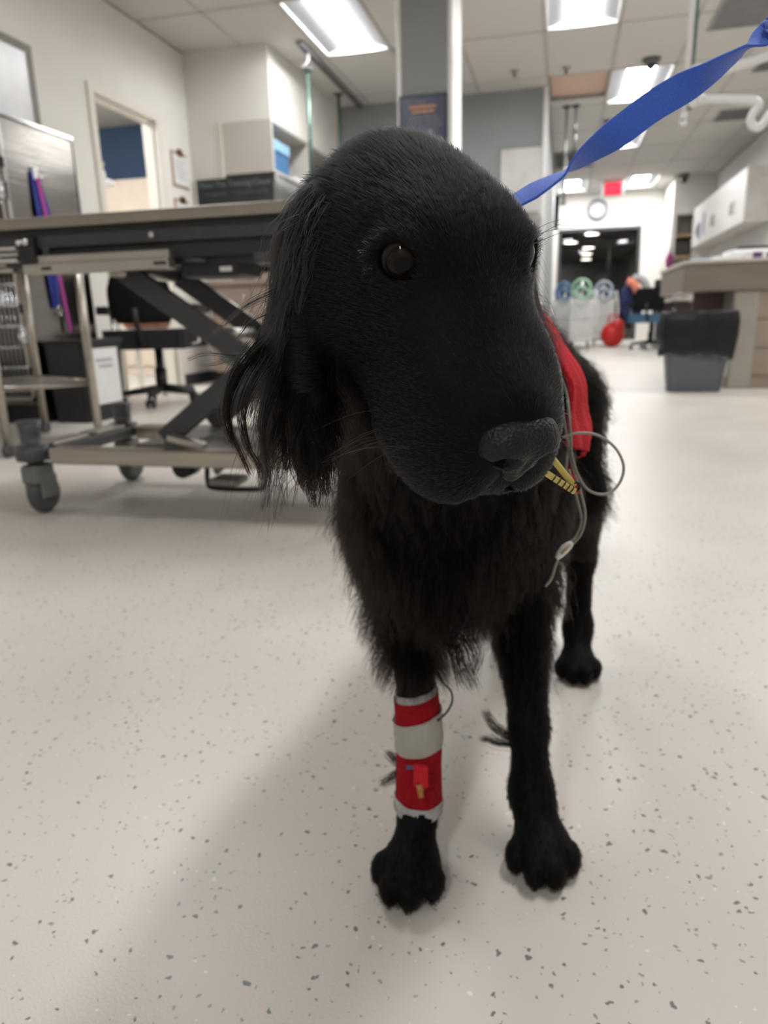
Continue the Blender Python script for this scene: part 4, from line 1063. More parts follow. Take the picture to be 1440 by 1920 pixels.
def mesh_from(name, V, F, mats, parent, smooth=True):
    me = bpy.data.meshes.new(name)
    me.from_pydata([tuple(v) for v in V], [], [tuple(int(i) for i in f) for f in F])
    for m in mats: me.materials.append(m)
    if smooth: me.polygons.foreach_set('use_smooth', [True] * len(me.polygons))
    me.update()
    o = bpy.data.objects.new(name, me); COL.objects.link(o)
    if parent is not None:
        o.parent = parent; o.matrix_parent_inverse = Matrix.Translation(-Vector(parent.location))
    return o

def vnormals(V, F):
    n = np.cross(V[F[:, 2]] - V[F[:, 0]], V[F[:, 3]] - V[F[:, 1]])
    N = np.zeros_like(V)
    for i in range(4): np.add.at(N, F[:, i], n)
    return N / (np.linalg.norm(N, axis=1)[:, None] + 1e-12), n

DOG = thing('dog', 'black long haired dog standing with bandaged foreleg, looking right', 'dog', (-0.08, 0.80, 0.0))
SKIN = mat('black_dog_skin', (7, 7, 8), 0.65, vary=0.2, scale=60, spec=0.12)
NOSE = mat('nose_leather', (15, 15, 16), 0.5, vary=0.25, scale=300, bump=0.2, bscale=700, spec=0.35)
V, F = build(1.0)
mesh_from('body', V, F, [SKIN], DOG)

# nose pad with nostrils
_h = 0.0009
_c = hp(0, 0.088, -0.032)
NF = Field([np.arange(_c[i] - 0.036, _c[i] + 0.036, _h) for i in range(3)])
def NE(x, y, z, r, k=0.006, op='add'): NF.ell(hp(x, y, z), r, k, HM, op)
NE(0, .0895, -.0295, (.0175, .0135, .0110), .005)
for s in (-1, 1):
    NE(s * .0098, .0920, -.0345, (.0100, .0130, .0115), .008)
    NE(s * .0158, .0865, -.0355, (.0058, .0105, .0090), .006)
NE(0, .0940, -.0470, (.0055, .0070, .0100), .008)
for s in (-1, 1):
    NE(s * .0112, .1045, -.0370, (.0062, .0100, .0055), .003, 'sub')
    NE(s * .0150, .0995, -.0405, (.0075, .0110, .0028), .003, 'sub')
NE(0, .1075, -.0440, (.0009, .0060, .0120), .002, 'sub')
NV, NFc = NF.mesh()
mesh_from('nose', NV, NFc, [NOSE], DOG)

# eyes
EYEM = bpy.data.materials.new('dog_eye'); EYEM.use_nodes = True
_nt = EYEM.node_tree; _b = _nt.nodes['Principled BSDF']
_tc = _nt.nodes.new('ShaderNodeTexCoord'); _ln = _nt.nodes.new('ShaderNodeVectorMath'); _ln.operation = 'DISTANCE'; _ln.inputs[1].default_value = (0, 0, 0.0122)
_nt.links.new(_tc.outputs['Object'], _ln.inputs[0])
_rp = _nt.nodes.new('ShaderNodeValToRGB')
_mr = _nt.nodes.new('ShaderNodeMath'); _mr.operation = 'MULTIPLY'; _mr.inputs[1].default_value = 80
_nt.links.new(_ln.outputs['Value'], _mr.inputs[0]); _nt.links.new(_mr.outputs[0], _rp.inputs[0])
els = _rp.color_ramp.elements
els[0].position = 0.30; els[0].color = (0.002, 0.002, 0.002, 1)
els[1].position = 0.36; els[1].color = (0.010, 0.006, 0.004, 1)
e_ = els.new(0.62); e_.color = (0.016, 0.010, 0.007, 1)
e_ = els.new(0.68); e_.color = (0.004, 0.003, 0.003, 1)
e_ = els.new(0.92); e_.color = (0.05, 0.042, 0.038, 1)
_nt.links.new(_rp.outputs[0], _b.inputs['Base Color'])
_b.inputs['Roughness'].default_value = 0.05; _b.inputs['Specular IOR Level'].default_value = 0.16
for s in (-1, 1):
    n = eye_axis(s)
    c = hp(s * EYE[0], EYE[1], EYE[2]) - n * 0.0058
    bm = bm_new(); sph(bm, (0, 0, 0), 0.0122, u=32, v=24)
    me = bpy.data.meshes.new('eye'); bm.to_mesh(me); bm.free(); me.materials.append(EYEM)
    o = bpy.data.objects.new('eye', me); COL.objects.link(o); o.parent = DOG
    o.matrix_parent_inverse = Matrix.Translation(-Vector(DOG.location))
    look = _n(n + HF * 0.35)
    q = Vector(look).to_track_quat('Z', 'Y')
    o.location = Vector(c); o.rotation_mode = 'QUATERNION'; o.rotation_quaternion = q

# ------------------------------------------------------------------ fur
def fur_mat(name, root, tip, rough=0.35, coat=0.0, ior=1.38):
    m = bpy.data.materials.new(name); m.use_nodes = True
    nt = m.node_tree; nt.nodes.remove(nt.nodes['Principled BSDF'])
    h = nt.nodes.new('ShaderNodeBsdfHairPrincipled')
    h.parametrization = 'COLOR'
    ci = nt.nodes.new('ShaderNodeHairInfo')
    rp = nt.nodes.new('ShaderNodeValToRGB')
    rp.color_ramp.elements[0].color = lin(root) + (1,); rp.color_ramp.elements[1].color = lin(tip) + (1,)
    rp.color_ramp.elements[0].position = 0.45
    nt.links.new(ci.outputs['Intercept'], rp.inputs[0])
    nt.links.new(rp.outputs[0], h.inputs['Color'])
    h.inputs['Roughness'].default_value = rough
    h.inputs['Radial Roughness'].default_value = 0.45
    h.inputs['Coat'].default_value = coat
    h.inputs['IOR'].default_value = ior
    h.inputs['Random Roughness'].default_value = 0.3
    nt.links.new(h.outputs[0], nt.nodes['Material Output'].inputs['Surface'])
    return m
FUR_FACE = fur_mat('short_black_fur', (4, 4, 5), (6, 6, 7), 0.42, ior=1.34)
FUR_LONG = fur_mat('long_black_fur', (4, 4, 5), (11, 8, 7), 0.30, ior=1.48)
FUR_TIP = fur_mat('black_fur_brown_tips', (3, 3, 3), (14, 8, 6), 0.46, ior=1.17)

RNG = np.random.default_rng(11)
def unit(a): return a / (np.linalg.norm(a, axis=-1, keepdims=True) + 1e-12)

def ear_axis(s):
    b = hp(s * .048, -.075, -.014); o = HL * s
    return np.array([b, b + o * .010 + np.array([0, 0, -.03]), b + o * .016 + np.array([0, 0, -.075]), b + o * .014 + np.array([0, 0, -.130])])
def dist_chain(P, C):
    best = np.full(len(P), 9.); tt = np.zeros(len(P))
    for i in range(len(C) - 1):
        v = C[i + 1] - C[i]; t = np.clip((P - C[i]) @ v / (v @ v), 0, 1)
        d = np.linalg.norm(P - C[i] - t[:, None] * v, axis=1)
        m = d < best; best[m] = d[m]; tt[m] = (i + t[m]) / (len(C) - 1)
    return best, tt

def sample(V, F, N, fn, a):
    """random surface points of the quads F, number weighted by area and by the density the mask function gives."""
    Q = V[F]; area = np.linalg.norm(np.cross(Q[:, 2] - Q[:, 0], Q[:, 3] - Q[:, 1]), axis=1) / 2
    dens = fn(Q.mean(1), unit(a))
    k = RNG.poisson(area * dens)
    idx = np.repeat(np.arange(len(F)), k)
    u = RNG.random(len(idx))[:, None]; w = RNG.random(len(idx))[:, None]
    q = Q[idx]; n = N[F[idx]]
    P = q[:, 0] * (1 - u) * (1 - w) + q[:, 1] * u * (1 - w) + q[:, 2] * u * w + q[:, 3] * (1 - u) * w
    NN = unit(n[:, 0] * (1 - u) * (1 - w) + n[:, 1] * u * (1 - w) + n[:, 2] * u * w + n[:, 3] * (1 - u) * w)
    return P, NN

def grow(P, Nn, flow, length, lift, bend, npts, gravity=None, curl=0.0, curlf=3.0, clump=0.0, clump_size=0.01, jitter=0.15):
    n = len(P)
    gravity = np.array([0, 0, -1.]) if gravity is None else gravity
    tang = flow - Nn * (flow * Nn).sum(1, keepdims=True)
    tang = unit(tang + 1e-6)
    lift = np.broadcast_to(lift, (n,))[:, None]; bend = np.broadcast_to(bend, (n,))[:, None]
    d0 = unit(tang * (1 - lift) + Nn * lift + RNG.normal(0, jitter, (n, 3)))
    end = unit(flow * 0.6 + gravity * 0.6 + RNG.normal(0, jitter, (n, 3)))
    L = length * RNG.uniform(0.7, 1.15, n)
    pts = [P - Nn * 0.0006]
    ph = RNG.uniform(0, 6.28, n); ax = unit(np.cross(d0, Nn) + 1e-6)
    p = pts[0]
    for i in range(1, npts):
        t = (i - .5) / (npts - 1)
        d = unit(d0 * (1 - bend * t) + end * (bend * t))
        if curl: d = unit(d + ax * (curl * np.cos(ph + curlf * 6.28 * t))[:, None])
        p = p + d * (L / (npts - 1))[:, None]
        pts.append(p)
    X = np.stack(pts, 1)
    if clump:
        q = P + 0.35 * clump_size * np.sin(P[:, [1, 2, 0]] / clump_size * 1.7)
        cell = np.floor(q / clump_size).astype(np.int64)
        _, inv = np.unique(cell[:, 0] * 7919 * 7919 + cell[:, 1] * 7919 + cell[:, 2], return_inverse=True)
        m = inv.max() + 1; cnt = np.bincount(inv, minlength=m)[:, None, None]
        S = np.zeros((m,) + X.shape[1:]); np.add.at(S, inv, X); S = S / cnt
        w = (clump * np.linspace(0, 1, npts) ** 1.2)[None, :, None]
        X = X * (1 - w) + S[inv] * w
    # never grow through the floor
    X[..., 2] = np.maximum(X[..., 2], 0.0025)
    return X

def curves_obj(name, Xs, r0, r1, m, parent):
    cu = bpy.data.hair_curves.new(name)
    sizes, pos, rad = [], [], []
    for X, ra, rb in zip(Xs, r0, r1):
        n, k = X.shape[:2]
        sizes += [k] * n; pos.append(X.reshape(-1, 3)); rad.append(np.tile(np.linspace(ra, rb, k), n))
    cu.add_curves(sizes)
    pos = np.concatenate(pos).astype(np.float32) - np.array(parent.location, np.float32)
    cu.points.foreach_set('position', pos.ravel())
    at = cu.attributes.get('radius') or cu.attributes.new('radius', 'FLOAT', 'POINT')
    at.data.foreach_set('value', np.concatenate(rad).astype(np.float32))
    cu.materials.append(m)
    o = bpy.data.objects.new(name, cu); COL.objects.link(o); o.parent = parent
    o['kind'] = 'stuff'
    return o

Nv, Nf = vnormals(V, F)
EA = {s: ear_axis(s) for s in (-1, 1)}
def region(P):
    hl = (P - HO) @ HM
    de = np.minimum(dist_chain(P, EA[-1])[0], dist_chain(P, EA[1])[0])
    ear = (de < .040) & (np.abs(hl[:, 0]) > .049) & (hl[:, 1] < -.035)
    face = (~ear) & (np.linalg.norm(P - HO, axis=1) < .165) & (hl[:, 1] > -.115) & (hl[:, 2] > np.where(hl[:, 1] < .02, -.066, -.115)) & (P[:, 1] < .50)
    nose = (np.linalg.norm((hl - np.array([0, .095, -.034])) / np.array([.0225, .019, .0185]), axis=1) < 1.0)
    eye = np.minimum(np.linalg.norm(P - hp(-EYE[0], EYE[1], EYE[2]), axis=1), np.linalg.norm(P - hp(*EYE), axis=1)) < .0115
    legs = (~ear) & (~face) & (P[:, 2] < .27)
    wrap = (P[:, 0] < -.085) & (P[:, 2] > .053) & (P[:, 2] < .176) & (P[:, 1] < .72)
    shave = (P[:, 0] < -.085) & (P[:, 2] >= .176) & (P[:, 2] < .192) & (P[:, 1] < .72)
    vest = (P[:, 1] > np.where(P[:, 0] > -.06, .655, .70)) & (P[:, 1] < .905) & (P[:, 2] > .395)
    return hl, ear, face, nose, eye, legs, wrap, shave, vest

# face and skull: short dense fur lying back from the nose
def d_face(P, N):
    hl, ear, face, nose, eye, *_ = region(P)
    return np.where(face & ~nose & ~eye, 1400000., 0.)
P, Nn = sample(V, F, Nv, d_face, Nf)
hl = (P - HO) @ HM
flow = -HF[None] * 1.0 + HL[None] * (hl[:, :1] * 14) + np.array([0, 0, -1.])[None] * np.clip(-hl[:, 2:3] * 8, -.2, .7)
up = np.clip((hl[:, 1] + .01) / -.06, 0, 1)
ln = np.where(hl[:, 1] > .03, .0045, .0045 + .009 * np.clip((.03 - hl[:, 1]) / .12, 0, 1))
ln = ln + .006 * np.clip((-hl[:, 2] - .03) / .05, 0, 1) * (hl[:, 1] < .01)
X = grow(P, Nn, flow, ln, .20, .15, 4, jitter=.13, clump=.35, clump_size=.004)
curves_obj('face_fur', [X], [.00011], [.00004], FUR_FACE, DOG)

# ears: long wavy feathering hanging in locks
Xs, ra, rb = [], [], []
for s in (-1, 1):
    def d_ear(P, N, s=s):
        hl, ear, *_ = region(P)
        d, t = dist_chain(P, EA[s])
        return np.where(ear & (d < .045), 160000. + 160000 * t, 0.)
    P, Nn = sample(V, F, Nv, d_ear, Nf)
    d, t = dist_chain(P, EA[s])
    out = HL * s
    outw = np.clip((Nn @ out) * .6 + .2, 0, 1)
    flow = np.array([0, 0, -1.])[None] + out[None] * (.10 + .55 * outw[:, None] * (t[:, None] > .2)) - HF[None] * .15
    ln = .030 + .055 * np.clip((t - .1) / .5, 0, 1) * RNG.uniform(.55, 1.1, len(P))
    ln = np.where(Nn @ out < -.3, ln * .6, ln)
    m = RNG.random(len(P)) < .8
    X = grow(P[m], Nn[m], flow[m], ln[m], .16, .85, 10, curl=.36, curlf=1.3, clump=.90, clump_size=.010, jitter=.12)
    Xs.append(X); ra.append(.00016); rb.append(.00006)
    X = grow(P[~m], Nn[~m], flow[~m], ln[~m] * 1.0, .22, .8, 10, curl=.30, curlf=1.2, jitter=.18)
    Xs.append(X); ra.append(.00011); rb.append(.00004)
curves_obj('ear_feathering', Xs, ra, rb, FUR_LONG, DOG)

# neck, chest, trunk
def d_body(P, N):
    hl, ear, face, nose, eye, legs, wrap, shave, vest = region(P)
    w = np.where((~ear) & (~face) & (~legs) & (~vest), 110000., 0.)
    return np.where(P[:, 1] < .75, w * 1.7, w)
P, Nn = sample(V, F, Nv, d_body, Nf)
front = np.clip((.74 - P[:, 1]) / .10, 0, 1)[:, None]
flow = np.array([0, .75, -.55])[None] * (1 - front) + np.array([0, .10, -1.])[None] * front + Nn * .05
ln = .028 + .020 * front[:, 0] + .008 * np.clip((.36 - P[:, 2]) / .08, 0, 1) + .006 * np.clip((P[:, 1] - 1.0) / .1, 0, 1)
ln = np.where(P[:, 1] < .56, np.minimum(ln, .026), ln)
ln = ln * np.where((P[:, 0] > -.055) & (P[:, 1] < .72), .62, 1.)
mm = RNG.random(len(P)) < .8
X = grow(P[mm], Nn[mm], flow[mm], ln[mm], .30, .75, 7, curl=.16, curlf=1.1, clump=.80, clump_size=.017, jitter=.24)
X2 = grow(P[~mm], Nn[~mm], flow[~mm], ln[~mm] * 1.1, .48, .7, 8, curl=.25, curlf=1.2, clump=.9, clump_size=.011, jitter=.34)
curves_obj('body_coat', [X, X2], [.0002, .0002], [.00006, .00006], FUR_TIP, DOG)

# legs and paws, with feathering down the back of the legs
def d_leg(P, N):
    hl, ear, face, nose, eye, legs, wrap, shave, vest = region(P)
    return np.where(legs & ~wrap, np.where(shave, 30000., 260000.), 0.)
P, Nn = sample(V, F, Nv, d_leg, Nf)
hl, ear, face, nose, eye, legs, wrap, shave, vest = region(P)
rear = np.clip(Nn[:, 1] * .9 + .1, 0, 1)
high = np.clip((P[:, 2] - .06) / .10, 0, 1)
flow = np.array([0, .15, -1.])[None] + np.array([0, .5, 0])[None] * rear[:, None] + Nn * .04
paw_ = P[:, 2] < .05
side_ = np.where(P[:, 0] > -.065, .35, 1.) * np.where(P[:, 0] > -.12, .8, 1.)
flow = np.where(paw_[:, None], np.array([0, -.7, -.6])[None] + Nn * .1, flow)
ln = .009 + .034 * rear * high + .042 * side_ * np.clip((P[:, 2] - .165) / .05, 0, 1)
ln = np.where(paw_, .0075, ln); ln = np.where(shave, .004, ln)
ln = np.where(P[:, 1] > .9, np.minimum(ln, .016), ln)
X = grow(P, Nn, flow, ln, .24 + .22 * side_ * np.clip((P[:, 2] - .165) / .05, 0, 1), .45, 6, curl=.12, clump=.6, clump_size=.009, jitter=.22)
curves_obj('leg_fur', [X], [.00014], [.00005], FUR_TIP, DOG)

# loose wisps at the ear edge and feather tufts, each a small lock
W = []
def lock(ctrl, n, spread, taper=.35, k=14):
    base = np.array([list(c) for c in curve_pts(ctrl, k)])
    for _ in range(n):
        o0 = RNG.normal(0, spread, 3); ph = RNG.uniform(0, 6.28)
        t = np.linspace(0, 1, k)[:, None]
        W.append(base + o0 * (1 - (1 - taper) * t) + np.array([[math.sin(ph), math.cos(ph), math.sin(ph * 2)]]) * spread * .8 * np.sin(t * 3.1 + ph) * t)
lock([(-0.1584, 0.3977, 0.5668), (-0.1682, 0.3941, 0.5627), (-0.1771, 0.3905, 0.5580), (-0.1842, 0.3869, 0.5514), (-0.1925, 0.3828, 0.5441)], 14, .0016, .15)
lock([(-0.1687, 0.3851, 0.5312), (-0.1805, 0.3822, 0.5312), (-0.1894, 0.3804, 0.5326), (-0.1968, 0.3787, 0.5331), (-0.2061, 0.3755, 0.5301)], 12, .0014, .3)
lock([(-0.1686, 0.3842, 0.5277), (-0.1804, 0.3816, 0.5291), (-0.1892, 0.3790, 0.5273), (-0.1986, 0.3764, 0.5267)], 8, .0012, .3)
lock([(-0.1637, 0.3927, 0.5538), (-0.1724, 0.3894, 0.5497), (-0.1766, 0.3870, 0.5448), (-0.1799, 0.3847, 0.5396)], 8, .0012, .2)
for c, n, sp in (
    ([(-0.1611, 0.3840, 0.5393), (-0.1737, 0.3769, 0.5252), (-0.1808, 0.3703, 0.5081), (-0.1790, 0.3659, 0.4908), (-0.1718, 0.3640, 0.4776), (-0.1665, 0.3627, 0.4679)], 60, .0026),
    ([(-0.1580, 0.3831, 0.5335), (-0.1690, 0.3756, 0.5165), (-0.1735, 0.3697, 0.4993), (-0.1691, 0.3659, 0.4818), (-0.1629, 0.3650, 0.4730), (-0.1606, 0.3637, 0.4663)], 60, .0026),
    ([(-0.1547, 0.3807, 0.5219), (-0.1604, 0.3745, 0.5047), (-0.1621, 0.3700, 0.4903), (-0.1587, 0.3668, 0.4758), (-0.1560, 0.3648, 0.4662)], 50, .0026),
    ([(-0.1641, 0.3833, 0.5394), (-0.1779, 0.3751, 0.5225), (-0.1825, 0.3691, 0.5053), (-0.1812, 0.3662, 0.4937), (-0.1764, 0.3645, 0.4835)], 60, .0026)):
    lock(c, n, sp, .25)
lock([(-0.1336, 0.3810, 0.5040), (-0.1303, 0.3785, 0.4924), (-0.1264, 0.3771, 0.4836), (-0.1215, 0.3765, 0.4771)], 12, .0012, .2)
curves_obj('ear_wisps', [np.array(W)], [.00013], [.00004], FUR_TIP, DOG)
W.clear()
for c in ([(-0.1300, 0.6500, 0.0845), (-0.1524, 0.6378, 0.0836), (-0.1604, 0.6343, 0.0784), (-0.1668, 0.6316, 0.0742)],
          [(-0.1300, 0.6500, 0.0907), (-0.1529, 0.6413, 0.0967), (-0.1585, 0.6412, 0.1012), (-0.1626, 0.6414, 0.1057)],
          [(-0.0200, 0.7000, 0.1007), (-0.0507, 0.6928, 0.1144), (-0.0595, 0.6908, 0.1257), (-0.0644, 0.6907, 0.1369)],
          [(-0.0180, 0.7000, 0.0981), (-0.0502, 0.6878, 0.1032), (-0.0599, 0.6846, 0.1074), (-0.0673, 0.6823, 0.1092)]):
    lock(c, 70, .0034, .6, 10)
for c in ([(-0.0901, 0.6205, 0.2523), (-0.0820, 0.6169, 0.2325), (-0.0740, 0.6148, 0.2176), (-0.0672, 0.6137, 0.2076)],
          [(-0.1001, 0.6205, 0.2623), (-0.0900, 0.6169, 0.2425), (-0.0850, 0.6148, 0.2226), (-0.0792, 0.6137, 0.2106)],
          [(-0.0804, 0.6242, 0.2570), (-0.0725, 0.6227, 0.2445), (-0.0681, 0.6203, 0.2321), (-0.0692, 0.6170, 0.2214)],
          [(0.0000, 0.6758, 0.2916), (0.0072, 0.6736, 0.2762), (0.0127, 0.6721, 0.2660), (0.0165, 0.6713, 0.2598)]):
    lock(c, 60, .0055, .6, 10)
curves_obj('feather_tufts', [np.array(W)], [.0002], [.00007], FUR_TIP, DOG)
# whiskers
W.clear()
for k in range(16):
    s = -1 if k < 10 else 1
    y0, z0 = RNG.uniform(.035, .07), RNG.uniform(-.07, -.045)
    a = hp(s * .038, y0, z0); dv = unit(HL * s * 1.0 - HF * RNG.uniform(.2, .8) + np.array([0, 0, RNG.uniform(-.7, -.1)]))
    L_ = RNG.uniform(.03, .055)
    W.append(np.array([list(c) for c in curve_pts([a, a + dv * L_ * .5, a + dv * L_ + np.array([0, 0, -.008])], 8)]))
for k in range(4):
    a = hp(.034, .002 + .003 * k, .024); dv = unit(HL * .8 + HF * .3 + HU * RNG.uniform(.1, .9))
    W.append(np.array([list(c) for c in curve_pts([a, a + dv * .014, a + dv * .028 + np.array([0, 0, -.004])], 8)]))
curves_obj('whiskers', [np.array(W)], [.00016], [.00004], FUR_LONG, DOG)

# wet lashes and tear hairs round the eyes, glints painted as lighter grey
W.clear()
for s in (-1, 1):
    n = eye_axis(s); c = hp(s * EYE[0], EYE[1], EYE[2]); ux = _n(np.cross(HU, n)); uz = _n(HU - n * (HU @ n))
    for k in range(220):
        a = RNG.uniform(0, 6.28); rr_ = RNG.uniform(.0108, .0165)
        if math.sin(a) > .2 and RNG.random() < .6: continue
        p = c + ux * math.cos(a) * rr_ * 1.15 + uz * math.sin(a) * rr_ * .95 + n * (RNG.uniform(.002, .004) + .002 * (math.sin(a) < 0))
        dv = unit(ux * math.cos(a) + uz * math.sin(a) * .8 - HF * .5 + n * RNG.uniform(.1, .5) + RNG.normal(0, .25, 3))
        L_ = RNG.uniform(.002, .0042)
        W.append(np.array([p, p + dv * L_ * .5, p + dv * L_ + np.array([0, 0, -.001])]))
curves_obj('eye_lashes', [np.array(W)], [.00014], [.00007], fur_mat('glint_grey_lashes', (20, 20, 22), (30, 30, 32), 0.2, ior=1.55), DOG)

# ------------------------------------------------------------------ leash
LP = [(-0.075, 0.60, 0.600), (-0.0615, 0.5581, 0.6148), (-0.0494, 0.5521, 0.6206), (-0.0386, 0.5462, 0.6255), (-0.0234, 0.5461, 0.6329), (-0.0092, 0.5463, 0.6398), (-0.0040, 0.5464, 0.6428), (0.0046, 0.5470, 0.6490), (0.0181, 0.5476, 0.6581), (0.0346, 0.5480, 0.6682), (0.0507, 0.5484, 0.6790), (0.0664, 0.5479, 0.6869), (0.0817, 0.5470, 0.6935), (0.0966, 0.5464, 0.7018), (0.1038, 0.5461, 0.7060), (0.1109, 0.5457, 0.7102), (0.1179, 0.5454, 0.7146), (0.1319, 0.5405, 0.7228), (0.25, 0.50, 0.80), (0.42, 0.42, 0.93)]
LW = [20, 20, 21, 22, 26, 14, 9, 20, 38, 50, 52, 48, 36, 18, 9, 22, 36, 45, 50, 50]
LPTS = [np.array(p) for p in LP]
LWD = 0.0195
tw = []
sgn = 1
for i, (p, w) in enumerate(zip(LPTS, LW)):
    d = np.linalg.norm(p - np.array([0, 0, CAM_H]))
    c = min(1.0, w / (LWD * 1336 / max(d * .95, .2)))
    th = math.acos(c)
    if 6 < i <= 14: th = math.pi - th
    tw.append(th)
t = thing('dog_leash', 'blue nylon leash running from dog neck to upper right', 'leash', (0.03, 0.548, 0.66))
cp = curve_pts([tuple(p) for p in LPTS], 130)
ti = np.interp(np.linspace(0, len(tw) - 1, 130), np.arange(len(tw)), tw)
bm = bm_new(); rows = []
for k, p in enumerate(cp):
    tg = (cp[min(k + 1, 129)] - cp[max(k - 1, 0)]).normalized()
    view = (p - Vector((0, 0, CAM_H))).normalized()
    side = tg.cross(view).normalized(); nrm = side.cross(tg).normalized()
    a = side * math.cos(ti[k]) + nrm * math.sin(ti[k]); nn = tg.cross(a)
    rows.append([bm.verts.new(p + a * LWD / 2 * u + nn * 0.0007 * v) for u, v in ((-1, -1), (-.9, -1.3), (.9, -1.3), (1, -1), (1, 1), (.9, 1.3), (-.9, 1.3), (-1, 1))])
for A, B in zip(rows[:-1], rows[1:]):
    for k in range(8): bm.faces.new((A[k], A[(k + 1) % 8], B[(k + 1) % 8], B[k])).smooth = True
bm.faces.new(rows[0]); bm.faces.new(rows[-1][::-1])
LEASHM = mat('blue_nylon', (56, 102, 214), 0.55, vary=0.10, scale=900, bump=0.25, bscale=1600, sheen=0.3)
obj('strap', bm, LEASHM, t)
part('snap_clip', CHROME(), t, (tube, [(-0.078 + 0.010 * math.cos(a), 0.612 + 0.002, 0.594 + 0.012 * math.sin(a)) for a in [k * math.pi / 6 for k in range(12)]], 0.002, 6, True))

# ------------------------------------------------------------------ red chest wrap: follows the trunk behind the shoulders
t = thing('chest_wrap', 'red cloth wrap over the dog shoulders and side', 'dog wrap', (-0.085, 0.82, 0.39))
Q = V[F].mean(1)
lim = .385 + .03 * np.sin(Q[:, 1] * 40) * .3
sel = (Q[:, 1] > np.where(Q[:, 0] > -.06, .650, .695)) & (Q[:, 1] < .905) & (Q[:, 2] > np.where(Q[:, 0] > -.085, .392 - (Q[:, 1] - .82) * .25, .43)) & (Q[:, 2] < .7)
fs = F[sel]; ids = np.unique(fs); remap = -np.ones(len(V), int); remap[ids] = np.arange(len(ids))
off = .011 + .003 * np.sin(V[ids][:, 1] * 150 + V[ids][:, 2] * 60) + .002 * np.sin(V[ids][:, 2] * 120)
VV = V[ids] + Nv[ids] * off[:, None]
bm = bm_new()
bv = [bm.verts.new(tuple(v)) for v in VV]
for f in remap[fs]:
    bm.faces.new([bv[i] for i in f]).smooth = True
for _ in range(6):
    bmesh.ops.smooth_vert(bm, verts=bm.verts[:], factor=0.5, use_axis_x=True, use_axis_y=True, use_axis_z=True)
bmesh.ops.solidify(bm, geom=bm.faces[:], thickness=0.006)
REDC = mat('red_knit_cloth', (198, 14, 36), 0.9, vary=0.10, scale=300, bump=0.3, bscale=500)
obj('cloth', bm, REDC, t)
part('loose_end', REDC, t, (tube, curve_pts([(0.012, 0.70, 0.408), (0.014, 0.69, 0.395), (0.02, 0.685, 0.384)], 10), [.005] * 9 + [.002], 6))

# ------------------------------------------------------------------ leg bandage
t = thing('leg_bandage', 'red and white bandage wrapped round the dog right foreleg', 'bandage', (-0.128, 0.64, 0.07))
def leg_pt(z):
    a, b, c = np.array((-.128, .628, .055)), np.array((-.130, .646, .125)), np.array((-.150, .705, .26))
    if z < .055: return a + (np.array((-.127, .588, .02)) - a) * (.055 - z) / .035 * .5
    return a + (b - a) * (z - .055) / .07 if z < .125 else b + (c - b) * (z - .125) / .135
def wrap_band(name, z0, z1, r0, r1, m, tilt0=0.0, tilt1=0.0, wob=.0003, parent=None, arc=(0, 2 * math.pi)):
    bm = bm_new(); n = 40; rings = []
    full = abs(arc[1] - arc[0] - 2 * math.pi) < 1e-3
    for i in range(9):
        u = i / 8; z = z0 + (z1 - z0) * u; ring = []
        for k in range(n if full else n + 1):
            a = arc[0] + (arc[1] - arc[0]) * k / n
            zz = z + (tilt0 + (tilt1 - tilt0) * u) * math.cos(a)
            c = leg_pt(zz); r = r0 + (r1 - r0) * u + wob * math.sin(7 * a + z * 400) + wob * math.sin(z * 900 + 2 * a)
            ring.append(bm.verts.new((c[0] + r * math.cos(a), c[1] + r * math.sin(a), zz)))
        rings.append(ring)
    for A, B in zip(rings[:-1], rings[1:]):
        for k in range(len(A) if full else len(A) - 1):
            bm.faces.new((A[k], A[(k + 1) % len(A)], B[(k + 1) % len(A)], B[k])).smooth = True
    bmesh.ops.solidify(bm, geom=bm.faces[:], thickness=0.0012)
    return obj(name, bm, m, parent or t)
GAUZE = mat('white_gauze', (226, 224, 220), 0.85, vary=0.08, scale=120, bump=0.4, bscale=300)
TAPE = mat('white_tape', (224, 220, 210), 0.6, vary=0.05, scale=60, bump=0.2, bscale=120)
REDB = mat('red_bandage', (198, 16, 36), 0.85, vary=0.08, scale=200, bump=0.3, bscale=400)
wrap_band('gauze_underlayer', .066, .172, .0224, .0226, GAUZE, -.002, .004)
wrap_band('gauze_cuff', .054, .068, .0258, .0256, GAUZE, -.001, -.002, .0005)
wrap_band('red_wrap', .064, .166, .0243, .0240, REDB, -.002, .004)
wrap_band('tape_strip', .118, .148, .0254, .0262, TAPE, .003, .006, .0004)
part('catheter_cap', mat('amber_cap', (176, 120, 60), 0.4), t, (cyl, (-.122, .6035, .101), (-.120, .6005, .094), .0033), (cyl, (-.121, .6015, .096), (-.119, .5985, .089), .0026))
part('tape_tab', REDB, t, (box, -.128, -.113, .603, .607, .096, .122, .002))
part('blue_mark', mat('blue_ink', (70, 90, 130), 0.6), t, (box, -.136, -.128, .6075, .6095, .1135, .1165))
tag(part('monitor_lead', BLACK(), None, (tube, curve_pts([(-0.112, 0.655, 0.2000), (-0.1027, 0.6433, 0.1924), (-0.0961, 0.6430, 0.1855), (-0.0942, 0.6406, 0.1751), (-0.0990, 0.6365, 0.1648), (-0.1081, 0.6318, 0.1562)], 24), .0011, 6)), 'thin black lead curling from elbow to the leg bandage', 'lead')

